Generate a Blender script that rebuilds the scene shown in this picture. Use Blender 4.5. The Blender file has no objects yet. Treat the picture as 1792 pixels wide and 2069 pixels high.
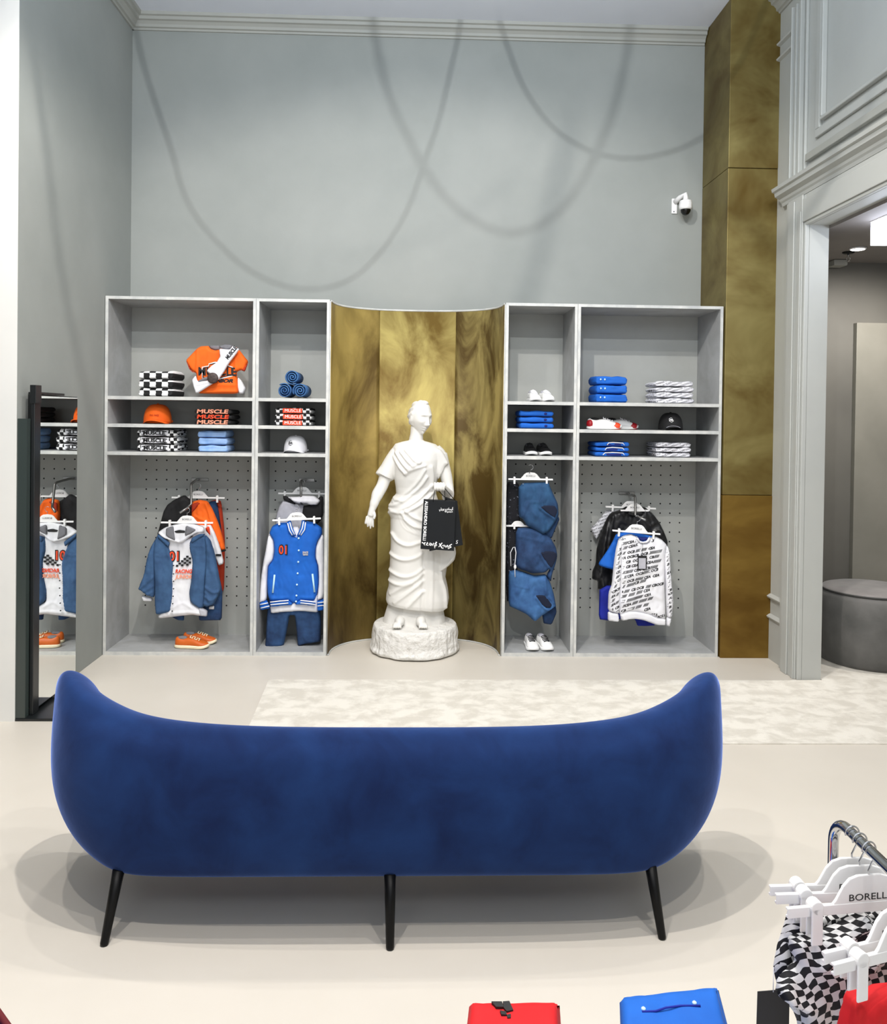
import bpy, bmesh, math, random
import numpy as np
from mathutils import Vector, Matrix, noise
from mathutils.geometry import delaunay_2d_cdt
random.seed(7)
S = bpy.context.scene
COL = S.collection
PI = math.pi

# ------------------------------------------------------------------ camera
FPX, H, CX = 1650.0, 1.6, 896.0
PSI, TH, ROLL = math.atan(54/1650), math.radians(0.7), 0.0128
CY = 841 + FPX*math.tan(TH)
cF = Vector((math.sin(PSI)*math.cos(TH), math.cos(PSI)*math.cos(TH), -math.sin(TH)))
cR0 = Vector((math.cos(PSI), -math.sin(PSI), 0)); cU0 = cR0.cross(cF)
cR = cR0*math.cos(ROLL) + cU0*math.sin(ROLL); cU = cU0*math.cos(ROLL) - cR0*math.sin(ROLL)
cam = bpy.data.cameras.new('camera'); camo = bpy.data.objects.new('camera', cam); COL.objects.link(camo)
camo.matrix_world = Matrix(((cR.x, cU.x, -cF.x, 0), (cR.y, cU.y, -cF.y, 0), (cR.z, cU.z, -cF.z, H), (0, 0, 0, 1)))
cam.sensor_fit = 'AUTO'; cam.sensor_width = 36; cam.lens = FPX/2069*36
cam.shift_y = (CY - 1034.5)/2069; cam.shift_x = 0; cam.clip_start = 0.05
S.camera = camo

# ------------------------------------------------------------------ view, world
S.view_settings.view_transform = 'Standard'; S.view_settings.look = 'None'
S.view_settings.gamma = 1; S.view_settings.use_curve_mapping = False
S.view_settings.exposure = EXPO = -0.08
w = bpy.data.worlds.new('store'); S.world = w; w.use_nodes = True
w.node_tree.nodes['Background'].inputs[0].default_value = (0.97, 0.97, 0.98, 1)
w.node_tree.nodes['Background'].inputs[1].default_value = 0.18

def spot(name, loc, target, power, angle=100, blend=0.6, size=0.03, col=(1, 0.95, 0.895)):
    l = bpy.data.lights.new(name, 'SPOT'); l.energy = power; l.spot_size = math.radians(angle); l.spot_blend = blend
    l.shadow_soft_size = size; l.color = col
    o = bpy.data.objects.new(name, l); COL.objects.link(o); o.location = loc
    o.rotation_euler = (Vector(target)-Vector(loc)).to_track_quat('-Z', 'Y').to_euler(); return o
WARM = (1, 0.95, 0.88)
# ceiling spots of the shop floor
spot('ceiling_spot', (-0.25, 2.3, 4.36), (0.0, 4.4, 0.5), 330, 116, 0.3)
spot('ceiling_spot', (1.25, 1.9, 4.36), (1.2, 4.6, 0.4), 120, 105)
spot('ceiling_spot', (-1.5, 2.6, 4.36), (-1.1, 4.6, 0.4), 120, 105)
spot('ceiling_spot', (0.2, 3.7, 4.36), (0.0, 3.4, 0), 110, 115)
spot('ceiling_spot', (-1.2, 3.9, 4.36), (-1.2, 3.4, 0), 85, 110)
spot('ceiling_spot', (1.2, 3.6, 4.36), (1.3, 3.2, 0), 85, 110)
spot('ceiling_spot', (-0.9, 0.9, 4.36), (-0.9, 1.6, 0), 150, 110)
spot('ceiling_spot', (0.9, 0.7, 4.36), (0.9, 1.6, 0), 150, 110)
# the spot that throws the cable swags' shadows on the back wall
CABLE_LAMP = Vector((-0.1, 0.5, 4.22))
spot('wall_wash_spot', CABLE_LAMP, (0.1, 5.9, 3.2), 300, 85, 0.9, 0.012, (0.94, 0.98, 1.0))
def area(name, loc, target, power, sx, sy, col):
    l = bpy.data.lights.new(name, 'AREA'); l.energy = power; l.shape = 'RECTANGLE'; l.size = sx; l.size_y = sy; l.color = col
    o = bpy.data.objects.new(name, l); COL.objects.link(o); o.location = loc; o.rotation_euler = (Vector(target)-Vector(loc)).to_track_quat('-Z', 'Y').to_euler(); return o
# added cool fill high behind the camera, lifts ceiling and upper wall
area('added_high_fill', (0.3, -1.1, 3.6), (0.3, 5.5, 4.2), 55, 5.0, 1.2, (0.80, 0.89, 1.0))
# invented fill light far behind the camera, brightens the dark cabinet compartments
area('added_front_fill', (0.0, -3.3, 1.6), (0.0, 5.5, 1.4), 75, 6.0, 2.2, (0.97, 0.98, 1.0))
# cool area light put in below the ceiling only to brighten it
area('added_ceiling_fill', (0.2, 3.2, 3.75), (0.2, 4.2, 4.75), 36, 3.6, 0.3, (0.74, 0.86, 1.0))

# ------------------------------------------------------------------ pixel -> place
def ray(px, py): return cF + cR*((px-CX)/FPX) + cU*((CY-py)/FPX)
def P(px, py, Y):
    d = ray(px, py); return d*(Y/d.y) + Vector((0, 0, H))
def PX(px, py, X):
    d = ray(px, py); return d*(X/d.x) + Vector((0, 0, H))
def PZ(px, py, Z=0.0):
    d = ray(px, py); return d*((Z-H)/d.z) + Vector((0, 0, H))
def frame(ox, oy, s): return lambda x, y: (ox + x/s, oy + y/s)
ZA = frame(200, 580, 3.7333); ZB = frame(200, 910, 3.7333); Z1 = frame(260, 950, 5.445); Z2 = frame(510, 950, 5.594)
Z3 = frame(1020, 940, 5.444); Z4 = frame(1180, 980, 6.896); ZG = frame(1480, 1600, 4.41); ZD = frame(1010, 600, 3.896)
ZO = frame(365, 690, 12.36); ZK = frame(840, 960, 12.17); ZS = frame(660, 780, 3.63); Z6 = frame(730, 790, 7.665)
def pl(fr, pts, Y): # traced outline -> (x, z) at depth Y
    return [(lambda v: (v.x, v.z))(P(*fr(x, y), Y)) for x, y in pts]

# ------------------------------------------------------------------ materials
def lin(c):
    if isinstance(c, str): c = tuple(int(c[i:i+2], 16)/255 for i in (0, 2, 4))
    return tuple(((v/12.92) if v <= 0.04045 else ((v+0.055)/1.055)**2.4) for v in c) + (1,)
def M(name, c1, c2=None, scale=4, rough=0.6, metal=0, bump=0, bscale=60, sheen=0, detail=4, stretch=(1, 1, 1), lo=0.35, hi=0.65, coord='Object', distort=0, spec=0.5, rough2=None, sheencol=None, bdist=0.01, coat=0):
    m = bpy.data.materials.new(name); m.use_nodes = True; nt = m.node_tree; N = nt.nodes; L = nt.links
    b = N['Principled BSDF']; b.inputs['Roughness'].default_value = rough; b.inputs['Metallic'].default_value = metal
    b.inputs['Base Color'].default_value = lin(c1); b.inputs['Specular IOR Level'].default_value = spec
    b.inputs['Coat Weight'].default_value = coat
    if sheen: b.inputs['Sheen Weight'].default_value = sheen; b.inputs['Sheen Roughness'].default_value = 0.35
    if sheencol: b.inputs['Sheen Tint'].default_value = lin(sheencol)
    tc = N.new('ShaderNodeTexCoord'); mp = N.new('ShaderNodeMapping'); mp.inputs['Scale'].default_value = stretch
    L.new(tc.outputs[coord], mp.inputs[0])
    if c2:
        n = N.new('ShaderNodeTexNoise'); n.inputs['Scale'].default_value = scale; n.inputs['Detail'].default_value = detail
        n.inputs['Distortion'].default_value = distort; n.inputs['Roughness'].default_value = 0.6
        L.new(mp.outputs[0], n.inputs['Vector'])
        r = N.new('ShaderNodeValToRGB'); r.color_ramp.elements[0].position = lo; r.color_ramp.elements[1].position = hi
        r.color_ramp.elements[0].color = lin(c1); r.color_ramp.elements[1].color = lin(c2)
        L.new(n.outputs['Fac'], r.inputs[0]); L.new(r.outputs[0], b.inputs['Base Color'])
        if rough2 is not None:
            mr = N.new('ShaderNodeMapRange'); mr.inputs[1].default_value = lo; mr.inputs[2].default_value = hi
            mr.inputs[3].default_value = rough; mr.inputs[4].default_value = rough2
            L.new(n.outputs['Fac'], mr.inputs[0]); L.new(mr.outputs[0], b.inputs['Roughness'])
    if bump:
        n2 = N.new('ShaderNodeTexNoise'); n2.inputs['Scale'].default_value = bscale; n2.inputs['Detail'].default_value = 3
        L.new(mp.outputs[0], n2.inputs['Vector'])
        bp = N.new('ShaderNodeBump'); bp.inputs['Strength'].default_value = bump; bp.inputs['Distance'].default_value = bdist
        L.new(n2.outputs['Fac'], bp.inputs['Height']); L.new(bp.outputs[0], b.inputs['Normal'])
    return m
def emit(name, c, s):
    m = bpy.data.materials.new(name); m.use_nodes = True; b = m.node_tree.nodes['Principled BSDF']
    b.inputs['Base Color'].default_value = lin(c); b.inputs['Emission Color'].default_value = lin(c); b.inputs['Emission Strength'].default_value = s
    return m
def checker(name, c1, c2, size, rough=0.75, warp=0, wscale=6, axes='xz', rot=0, lean=0):
    """two-colour check with cells of the given size, in the garment's own coordinates"""
    m = M(name, c1, rough=rough); nt = m.node_tree; N = nt.nodes; L = nt.links; b = N['Principled BSDF']
    tc = N.new('ShaderNodeTexCoord'); v = tc.outputs['Object']
    if warp:
        n = N.new('ShaderNodeTexNoise'); n.inputs['Scale'].default_value = wscale; n.inputs['Detail'].default_value = 1.5
        L.new(v, n.inputs['Vector'])
        s = N.new('ShaderNodeVectorMath'); s.operation = 'SUBTRACT'; s.inputs[1].default_value = (0.5, 0.5, 0.5); L.new(n.outputs['Color'], s.inputs[0])
        k = N.new('ShaderNodeVectorMath'); k.operation = 'SCALE'; k.inputs['Scale'].default_value = warp; L.new(s.outputs[0], k.inputs[0])
        a = N.new('ShaderNodeVectorMath'); a.operation = 'ADD'; L.new(v, a.inputs[0]); L.new(k.outputs[0], a.inputs[1]); v = a.outputs[0]
    mp = N.new('ShaderNodeMapping'); mp.inputs['Rotation'].default_value = (0, rot, 0); L.new(v, mp.inputs[0])
    sx = N.new('ShaderNodeSeparateXYZ'); L.new(mp.outputs[0], sx.inputs[0])
    outs = []
    for ax in axes:
        ma = N.new('ShaderNodeMath'); ma.operation = 'MULTIPLY_ADD'; ma.inputs[1].default_value = lean; L.new(sx.outputs['Y'], ma.inputs[0]); L.new(sx.outputs[ax.upper()], ma.inputs[2])
        d = N.new('ShaderNodeMath'); d.operation = 'DIVIDE'; d.inputs[1].default_value = size; L.new(ma.outputs[0], d.inputs[0])
        fl = N.new('ShaderNodeMath'); fl.operation = 'FLOOR'; L.new(d.outputs[0], fl.inputs[0]); outs.append(fl.outputs[0])
    ad = N.new('ShaderNodeMath'); ad.operation = 'ADD'; L.new(outs[0], ad.inputs[0]); L.new(outs[1], ad.inputs[1])
    md = N.new('ShaderNodeMath'); md.operation = 'PINGPONG'; md.inputs[1].default_value = 1; L.new(ad.outputs[0], md.inputs[0])
    mx = N.new('ShaderNodeMix'); mx.data_type = 'RGBA'; L.new(md.outputs[0], mx.inputs['Factor'])
    mx.inputs['A'].default_value = lin(c1); mx.inputs['B'].default_value = lin(c2); L.new(mx.outputs['Result'], b.inputs['Base Color'])
    return m
def scribble(name, base, ink, sx=30, sz=47, rough=0.75):
    """white cloth with small slanted rows of dark lettering-like marks"""
    m = M(name, base, rough=rough); nt = m.node_tree; N = nt.nodes; L = nt.links; b = N['Principled BSDF']
    tc = N.new('ShaderNodeTexCoord'); mp = N.new('ShaderNodeMapping'); mp.inputs['Rotation'].default_value = (0, 0.35, 0); L.new(tc.outputs['Object'], mp.inputs[0])
    w1 = N.new('ShaderNodeTexWave'); w1.wave_type = 'BANDS'; w1.bands_direction = 'Z'; w1.inputs['Scale'].default_value = sz/6.28*1.0; w1.inputs['Distortion'].default_value = 1.5; w1.inputs['Detail Scale'].default_value = 3
    w2 = N.new('ShaderNodeTexWave'); w2.wave_type = 'BANDS'; w2.bands_direction = 'X'; w2.inputs['Scale'].default_value = sx; w2.inputs['Distortion'].default_value = 6; w2.inputs['Detail'].default_value = 2; w2.inputs['Detail Scale'].default_value = 1.6
    n = N.new('ShaderNodeTexNoise'); n.inputs['Scale'].default_value = sx*1.1; n.inputs['Detail'].default_value = 1
    for q in (w1, w2, n): L.new(mp.outputs[0], q.inputs['Vector'])
    g1 = N.new('ShaderNodeMath'); g1.operation = 'GREATER_THAN'; g1.inputs[1].default_value = 0.36; L.new(w1.outputs['Fac'], g1.inputs[0])
    g2 = N.new('ShaderNodeMath'); g2.operation = 'GREATER_THAN'; g2.inputs[1].default_value = 0.5; L.new(w2.outputs['Fac'], g2.inputs[0])
    g3 = N.new('ShaderNodeMath'); g3.operation = 'GREATER_THAN'; g3.inputs[1].default_value = 0.40; L.new(n.outputs['Fac'], g3.inputs[0])
    m1 = N.new('ShaderNodeMath'); m1.operation = 'MULTIPLY'; L.new(g1.outputs[0], m1.inputs[0]); L.new(g2.outputs[0], m1.inputs[1])
    m2 = N.new('ShaderNodeMath'); m2.operation = 'MULTIPLY'; L.new(m1.outputs[0], m2.inputs[0]); L.new(g3.outputs[0], m2.inputs[1])
    mx = N.new('ShaderNodeMix'); mx.data_type = 'RGBA'; L.new(m2.outputs[0], mx.inputs['Factor'])
    mx.inputs['A'].default_value = lin(base); mx.inputs['B'].default_value = lin(ink); L.new(mx.outputs['Result'], b.inputs['Base Color'])
    return m

mWALL = M('grey_plaster', '979a96', '8c908c', scale=1.3, rough=0.75, bump=0.05, bscale=25, lo=0.3, hi=0.7)
mWHITE = M('white_plaster', 'e2e1dc', 'dadad6', scale=1.5, rough=0.8)
mCEIL = M('ceiling_paint', 'e2e6ef', 'dce0ea', scale=0.8, rough=0.9)
mPANEL = M('grey_panelling_paint', 'b5b7b2', 'afb1ad', scale=1.5, rough=0.5)
mTRIM = M('grey_trim_paint', 'a3a39c', '9b9c96', scale=2, rough=0.55)
mFLOOR = M('microcement_floor', 'cfc9be', 'c7c1b6', scale=0.9, rough=0.42, bump=0.02, bscale=8, lo=0.3, hi=0.7, spec=0.3)
mRUG = M('mottled_carpet', 'dcd8ce', 'c9c4b9', scale=9, rough=0.95, detail=8, lo=0.42, hi=0.6, stretch=(0.9, 1.1, 1), bump=0.3, bscale=160, distort=0.3)
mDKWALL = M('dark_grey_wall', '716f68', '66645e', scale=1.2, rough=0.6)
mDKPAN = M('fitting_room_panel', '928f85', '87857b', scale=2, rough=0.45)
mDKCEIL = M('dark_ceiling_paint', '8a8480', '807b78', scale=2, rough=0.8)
mCAB = M('brushed_grey_laminate', '9b9c9b', 'aeb0b1', scale=6, rough=0.45, detail=6, lo=0.35, hi=0.7, distort=0.6)
mCABBACK = M('grey_back_panel', '9fa09b', 'a8aaa6', scale=2.5, rough=0.6, detail=6)
mCABEDGE = M('pale_board_edge', 'cfcfca', 'b4b6b5', scale=9, rough=0.45, detail=6, lo=0.35, hi=0.62)
mHOLE = M('peg_hole_dark', '141414', rough=0.9)
mBRASS = M('patinated_brass', '54400f', 'a08a4a', scale=2.1, rough=0.62, rough2=0.66, metal=0.35, detail=5, lo=0.36, hi=0.66, stretch=(1.4, 1.4, 0.7), distort=0.5, bump=0.12, bscale=4, bdist=0.02)
mBRASS2 = M('patinated_brass_pale', '6e5720', 'b5a563', scale=2.6, rough=0.62, rough2=0.68, metal=0.35, detail=5, lo=0.34, hi=0.64, stretch=(1.2, 1.2, 0.8), distort=0.7, bump=0.12, bscale=4, bdist=0.02)
mBRASS3 = M('patinated_brass_streaked', '503e14', '9a8a52', scale=3.6, rough=0.6, rough2=0.66, metal=0.35, detail=5, lo=0.4, hi=0.62, stretch=(1.6, 1.6, 0.6), distort=0.5, bump=0.12, bscale=5, bdist=0.02)
mCOLB2 = M('aged_brass_sheet_warm', '64480f', '85692a', scale=2.2, rough=0.5, metal=0.5, detail=4, lo=0.35, hi=0.7, distort=0.4, bump=0.2, bscale=3, bdist=0.03, stretch=(0.8, 0.8, 1.6))
mCOLB = M('aged_brass_sheet', '5e4a18', '8f8350', scale=2.0, rough=0.5, metal=0.5, detail=4, lo=0.35, hi=0.7, stretch=(0.9, 0.9, 1.2), distort=0.4, bump=0.15, bscale=3.5, bdist=0.02)
mVELVET = M('blue_velvet', '13234a', '1d3869', scale=5, rough=0.85, detail=9, lo=0.32, hi=0.78, sheen=1.0, sheencol='8eacff', bump=0.12, bscale=22, spec=0.12, distort=0.4)
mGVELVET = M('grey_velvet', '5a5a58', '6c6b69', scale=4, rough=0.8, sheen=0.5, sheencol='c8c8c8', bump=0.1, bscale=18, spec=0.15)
mBLACK = M('black_metal', '080808', rough=0.4, spec=0.2)
mPLASTER = M('white_plaster_statue', 'dad8d3', rough=0.55, bump=0.03, bscale=40)
mROUGHPL = M('rough_white_plaster', 'dad8d3', rough=0.6, bump=0.9, bscale=24, bdist=0.02)
mWPLAST = M('white_plastic', 'ecebea', rough=0.3)
mCHROME = M('chrome', 'c9cacc', rough=0.08, metal=1)
mSTEEL = M('brushed_steel', '8d8d8b', rough=0.3, metal=0.9)
mMIRROR = M('mirror_glass', 'f2f5f4', rough=0.0, metal=1)
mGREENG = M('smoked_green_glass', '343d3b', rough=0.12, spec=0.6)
mDARKMET = M('dark_frame_metal', '181b1c', rough=0.3)
mDENIM = M('blue_denim', '2e4c72', '395b82', scale=14, rough=0.85, detail=6, bump=0.1, bscale=120)
mDKDENIM = M('dark_denim', '132c50', '2a4f7c', scale=7, rough=0.85, detail=5, lo=0.4, hi=0.72)
mMIDDENIM = M('mid_denim', '25497a', '4272a6', scale=7, rough=0.85, detail=5, lo=0.35, hi=0.7)
mLTDENIM = M('light_blue_cloth', '7fa6dc', 'a3c1ea', scale=9, rough=0.85)
mORANGE = M('orange_cloth', 'f2690a', 'e85e06', scale=8, rough=0.8)
mDKORANGE = M('rust_cloth', 'b5340f', 'a42c0d', scale=8, rough=0.8)
mBLACKC = M('black_cloth', '0c0c0e', '151517', scale=8, rough=0.8)
mLEATHER = M('black_glossy_nylon', '0e0e0f', '1b1b1d', scale=8, rough=0.42, bump=0.3, bscale=30)
mWHITEC = M('white_cloth', 'e9e9ec', 'e0e0e6', scale=8, rough=0.85)
mGREYC = M('grey_cloth', '6d6d72', '77777c', scale=20, rough=0.9)
mLGREYC = M('light_grey_marl', 'b9b9c1', 'aeaeb6', scale=20, rough=0.9)
mBLUEC = M('bright_blue_cloth', '0a62c4', '0859b6', scale=8, rough=0.8)
mROYAL = M('royal_blue_cloth', '10249a', '0c1c88', scale=8, rough=0.8)
mNAVY = M('navy_cloth', '0c1a66', rough=0.8)
mREDC = M('red_cloth', 'd40a14', 'c30812', scale=8, rough=0.8)
mPRINT = M('black_print', '101012', rough=0.6)
mWPRINT = M('white_print', 'f4f4f4', rough=0.5)
mREDPRINT = M('red_orange_print', 'e4451c', rough=0.6)
mPEACH = M('peach_print', 'ee9a7c', rough=0.6)
mTAN = M('tan_orange_leather', 'd06318', 'c55a14', scale=9, rough=0.5)
mSOLE = M('cream_rubber_sole', 'f3e6c4', rough=0.5)
mWSHOE = M('white_leather', 'f0f0ee', rough=0.4)
mDKRED = M('dark_red_leather', 'a3121e', rough=0.45)
mCHK = checker('checked_knit', '0b0b0d', 'f0f0f0', 0.040)
mCHKS = checker('small_checked_cloth', '0b0b0d', 'eeeeee', 0.022, warp=0.02, wscale=14)
mWARP = checker('warped_check_cloth', '0b0b10', 'dcdcdc', 0.0125, warp=0.03, wscale=18, rot=0.35, lean=0.8)
mSCRIB = scribble('letter_print_cloth', 'f1f1f3', '1a1a20')
mSCRIB2 = scribble('letter_print_cloth_small', 'e6e6ec', '15151a', 55, 90)

# ------------------------------------------------------------------ object helpers
def wloc(o):
    v = Vector((0, 0, 0))
    while o: v += o.location; o = o.parent
    return v
def tag(o, label=None, cat=None, group=None, kind=None):
    if label: o['label'] = label
    if cat: o['category'] = cat
    if group: o['group'] = group
    if kind: o['kind'] = kind
    return o
def thing(name, label, cat, loc=(0, 0, 0), group=None):
    o = bpy.data.objects.new(name, None); COL.objects.link(o); o.location = loc; o.empty_display_size = 0.05
    return tag(o, label, cat, group)
def link(name, me, mat, parent=None, smooth=True, bevel=0, label=None):
    """links a mesh given in world coordinates, moved into its parent's frame"""
    if parent: me.transform(Matrix.Translation(-wloc(parent)))
    for m in (mat if isinstance(mat, (list, tuple)) else [mat]): me.materials.append(m)
    for p in me.polygons: p.use_smooth = smooth
    o = bpy.data.objects.new(name, me); COL.objects.link(o)
    if parent: o.parent = parent
    if bevel:
        b = o.modifiers.new('bevel', 'BEVEL'); b.width = bevel; b.segments = 2; b.limit_method = 'ANGLE'; b.angle_limit = 0.6
    if label: o['label'] = label
    return o
def fin(bm, name):
    bmesh.ops.recalc_face_normals(bm, faces=bm.faces); me = bpy.data.meshes.new(name); bm.to_mesh(me); bm.free(); return me
def obj(name, bm, mat, parent=None, smooth=False, bevel=0, label=None):
    return link(name, fin(bm, name), mat, parent, smooth, bevel, label)
def struct(name, bm, mat, smooth=False, bevel=0):
    o = obj(name, bm, mat, None, smooth, bevel); o['kind'] = 'structure'; return o
def BM(): return bmesh.new()
def box(bm, x0, x1, y0, y1, z0, z1, mi=0):
    vs = [bm.verts.new((x, y, z)) for x in (x0, x1) for y in (y0, y1) for z in (z0, z1)]
    for f in ((0, 1, 3, 2), (4, 6, 7, 5), (0, 4, 5, 1), (2, 3, 7, 6), (0, 2, 6, 4), (1, 5, 7, 3)):
        bm.faces.new([vs[i] for i in f]).material_index = mi
    return vs
def tube(bm, pts, r, seg=10, mi=0, closed=False):
    pts = [Vector(p) for p in pts]; n = len(pts); rr = r if isinstance(r, (list, tuple)) else [r]*n
    rings = []; up = None
    for i, p in enumerate(pts):
        t = ((pts[(i+1) % n]-pts[i-1]) if closed else (pts[min(i+1, n-1)]-pts[max(i-1, 0)])).normalized()
        if up is None: up = t.orthogonal().normalized()
        up = (up - t*up.dot(t)).normalized(); s = t.cross(up)
        rings.append([bm.verts.new(p + (up*math.cos(a)+s*math.sin(a))*rr[i]) for a in [2*PI*k/seg for k in range(seg)]])
    for i in range(n if closed else n-1):
        a, b = rings[i], rings[(i+1) % n]
        for k in range(seg): bm.faces.new((a[k], a[(k+1) % seg], b[(k+1) % seg], b[k])).material_index = mi
    if not closed:
        bm.faces.new(rings[0][::-1]).material_index = mi; bm.faces.new(rings[-1]).material_index = mi
def lathe(bm, c, prof, seg=32, axis='z', mi=0, sy=1.0):
    rings = []
    for r, z in prof:
        ring = []
        for k in range(seg):
            a = 2*PI*k/seg; x, y = r*math.cos(a), r*math.sin(a)*sy
            v = {'z': (x, y, z), 'y': (x, z, y), 'x': (z, x, y)}[axis]
            ring.append(bm.verts.new(Vector(c)+Vector(v)))
        rings.append(ring)
    for a, b in zip(rings, rings[1:]):
        for k in range(seg): bm.faces.new((a[k], a[(k+1) % seg], b[(k+1) % seg], b[k])).material_index = mi
    bm.faces.new(rings[0][::-1]).material_index = mi; bm.faces.new(rings[-1]).material_index = mi
def loft(bm, rings, cap=True, mi=0):
    rv = [[bm.verts.new(p) for p in r] for r in rings]; n = len(rv[0])
    for a, b in zip(rv, rv[1:]):
        for k in range(n): bm.faces.new((a[k], a[(k+1) % n], b[(k+1) % n], b[k])).material_index = mi
    if cap: bm.faces.new(rv[0][::-1]).material_index = mi; bm.faces.new(rv[-1]).material_index = mi
def prism(bm, prof, axis, a, b):
    """profile of 2-D points extruded along an axis; prof in the two other axes (x,y,z order)"""
    def mk(u, v, t): return {'x': (t, u, v), 'y': (u, t, v), 'z': (u, v, t)}[axis]
    A = [bm.verts.new(mk(u, v, a)) for u, v in prof]; B = [bm.verts.new(mk(u, v, b)) for u, v in prof]; n = len(prof)
    for k in range(n): bm.faces.new((A[k], A[(k+1) % n], B[(k+1) % n], B[k]))
    bm.faces.new(A[::-1]); bm.faces.new(B)
def slab(pts, y0, y1, bm=None):
    """outline of (x, z) points as a solid between depths y0 and y1"""
    bm = bm or BM(); prism(bm, pts, 'y', y0, y1); return bm
def ell(bm, c, r, rot=None, seg=20, rings=12, mi=0):
    m = Matrix.Translation(Vector(c)) @ ((rot.to_4x4()) if rot else Matrix()) @ Matrix.Diagonal((r[0], r[1], r[2], 1))
    g = bmesh.ops.create_uvsphere(bm, u_segments=seg, v_segments=rings, radius=1, matrix=m)
    for v in g['verts']:
        for f in v.link_faces: f.material_index = mi
def dup(root, loc, rotz=0, label=None, group=None):
    r = root.copy(); COL.objects.link(r); r.location = loc; r.rotation_euler = (0, 0, rotz)
    if label: r['label'] = label
    if group: r['group'] = group
    for ch in list(root.children):
        c = ch.copy(); COL.objects.link(c); c.parent = r
        for g in ch.children:
            d = g.copy(); COL.objects.link(d); d.parent = c
    return r
def text(s, size, mat, parent, origin, name='lettering', xdir=(1, 0, 0), up=(0, 0, 1), ext=0.0006, align='CENTER', sx=1.0, bold=0.0, shear=0, label=None, fit=None):
    cu = bpy.data.curves.new('t', 'FONT'); cu.body = s; cu.size = size; cu.extrude = ext; cu.align_x = align; cu.align_y = 'CENTER'; cu.offset = bold; cu.shear = shear
    cu.resolution_u = 3
    o = bpy.data.objects.new('t', cu); COL.objects.link(o); bpy.context.view_layer.update()
    me = bpy.data.meshes.new_from_object(o.evaluated_get(bpy.context.evaluated_depsgraph_get()))
    bpy.data.objects.remove(o); bpy.data.curves.remove(cu)
    x = Vector(xdir).normalized(); u = Vector(up).normalized(); n = x.cross(u)
    if fit and len(me.vertices):
        xs = [v.co.x for v in me.vertices]; k = fit/(max(xs)-min(xs)); sx = k
    m = Matrix(((x.x*sx, u.x, n.x, origin[0]), (x.y*sx, u.y, n.y, origin[1]), (x.z*sx, u.z, n.z, origin[2]), (0, 0, 0, 1)))
    me.transform(m); me.materials.clear()
    return link(name, me, mat, parent, False, label=label)

def soft(pts):
    for _ in range(2):
        if len(pts) < 3: return pts
        out = [pts[0]]
        for a, b in zip(pts, pts[1:]): out += [(a[0]*.75+b[0]*.25, a[1]*.75+b[1]*.25), (a[0]*.25+b[0]*.75, a[1]*.25+b[1]*.75)]
        pts = out+[pts[-1]]
    return pts
def segdist(p, poly, closed=False):
    """distances from points p (n,2) to a polyline"""
    q = np.array(poly, float); a = q; b = np.roll(q, -1, 0)
    if not closed: a, b = q[:-1], q[1:]
    d = b-a; L2 = (d**2).sum(1)+1e-12
    t = np.clip(((p[:, None, :]-a[None])*d[None]).sum(2)/L2[None], 0, 1)
    c = a[None]+t[..., None]*d[None]
    return np.sqrt(((p[:, None, :]-c)**2).sum(2)).min(1)
def smoothpoly(pts, it=1):
    for _ in range(it):
        out = []
        for i in range(len(pts)):
            a, b = pts[i], pts[(i+1) % len(pts)]
            out += [(a[0]*.87+b[0]*.13, a[1]*.87+b[1]*.13), (a[0]*.13+b[0]*.87, a[1]*.13+b[1]*.87)]
        pts = out
    return pts
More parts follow.
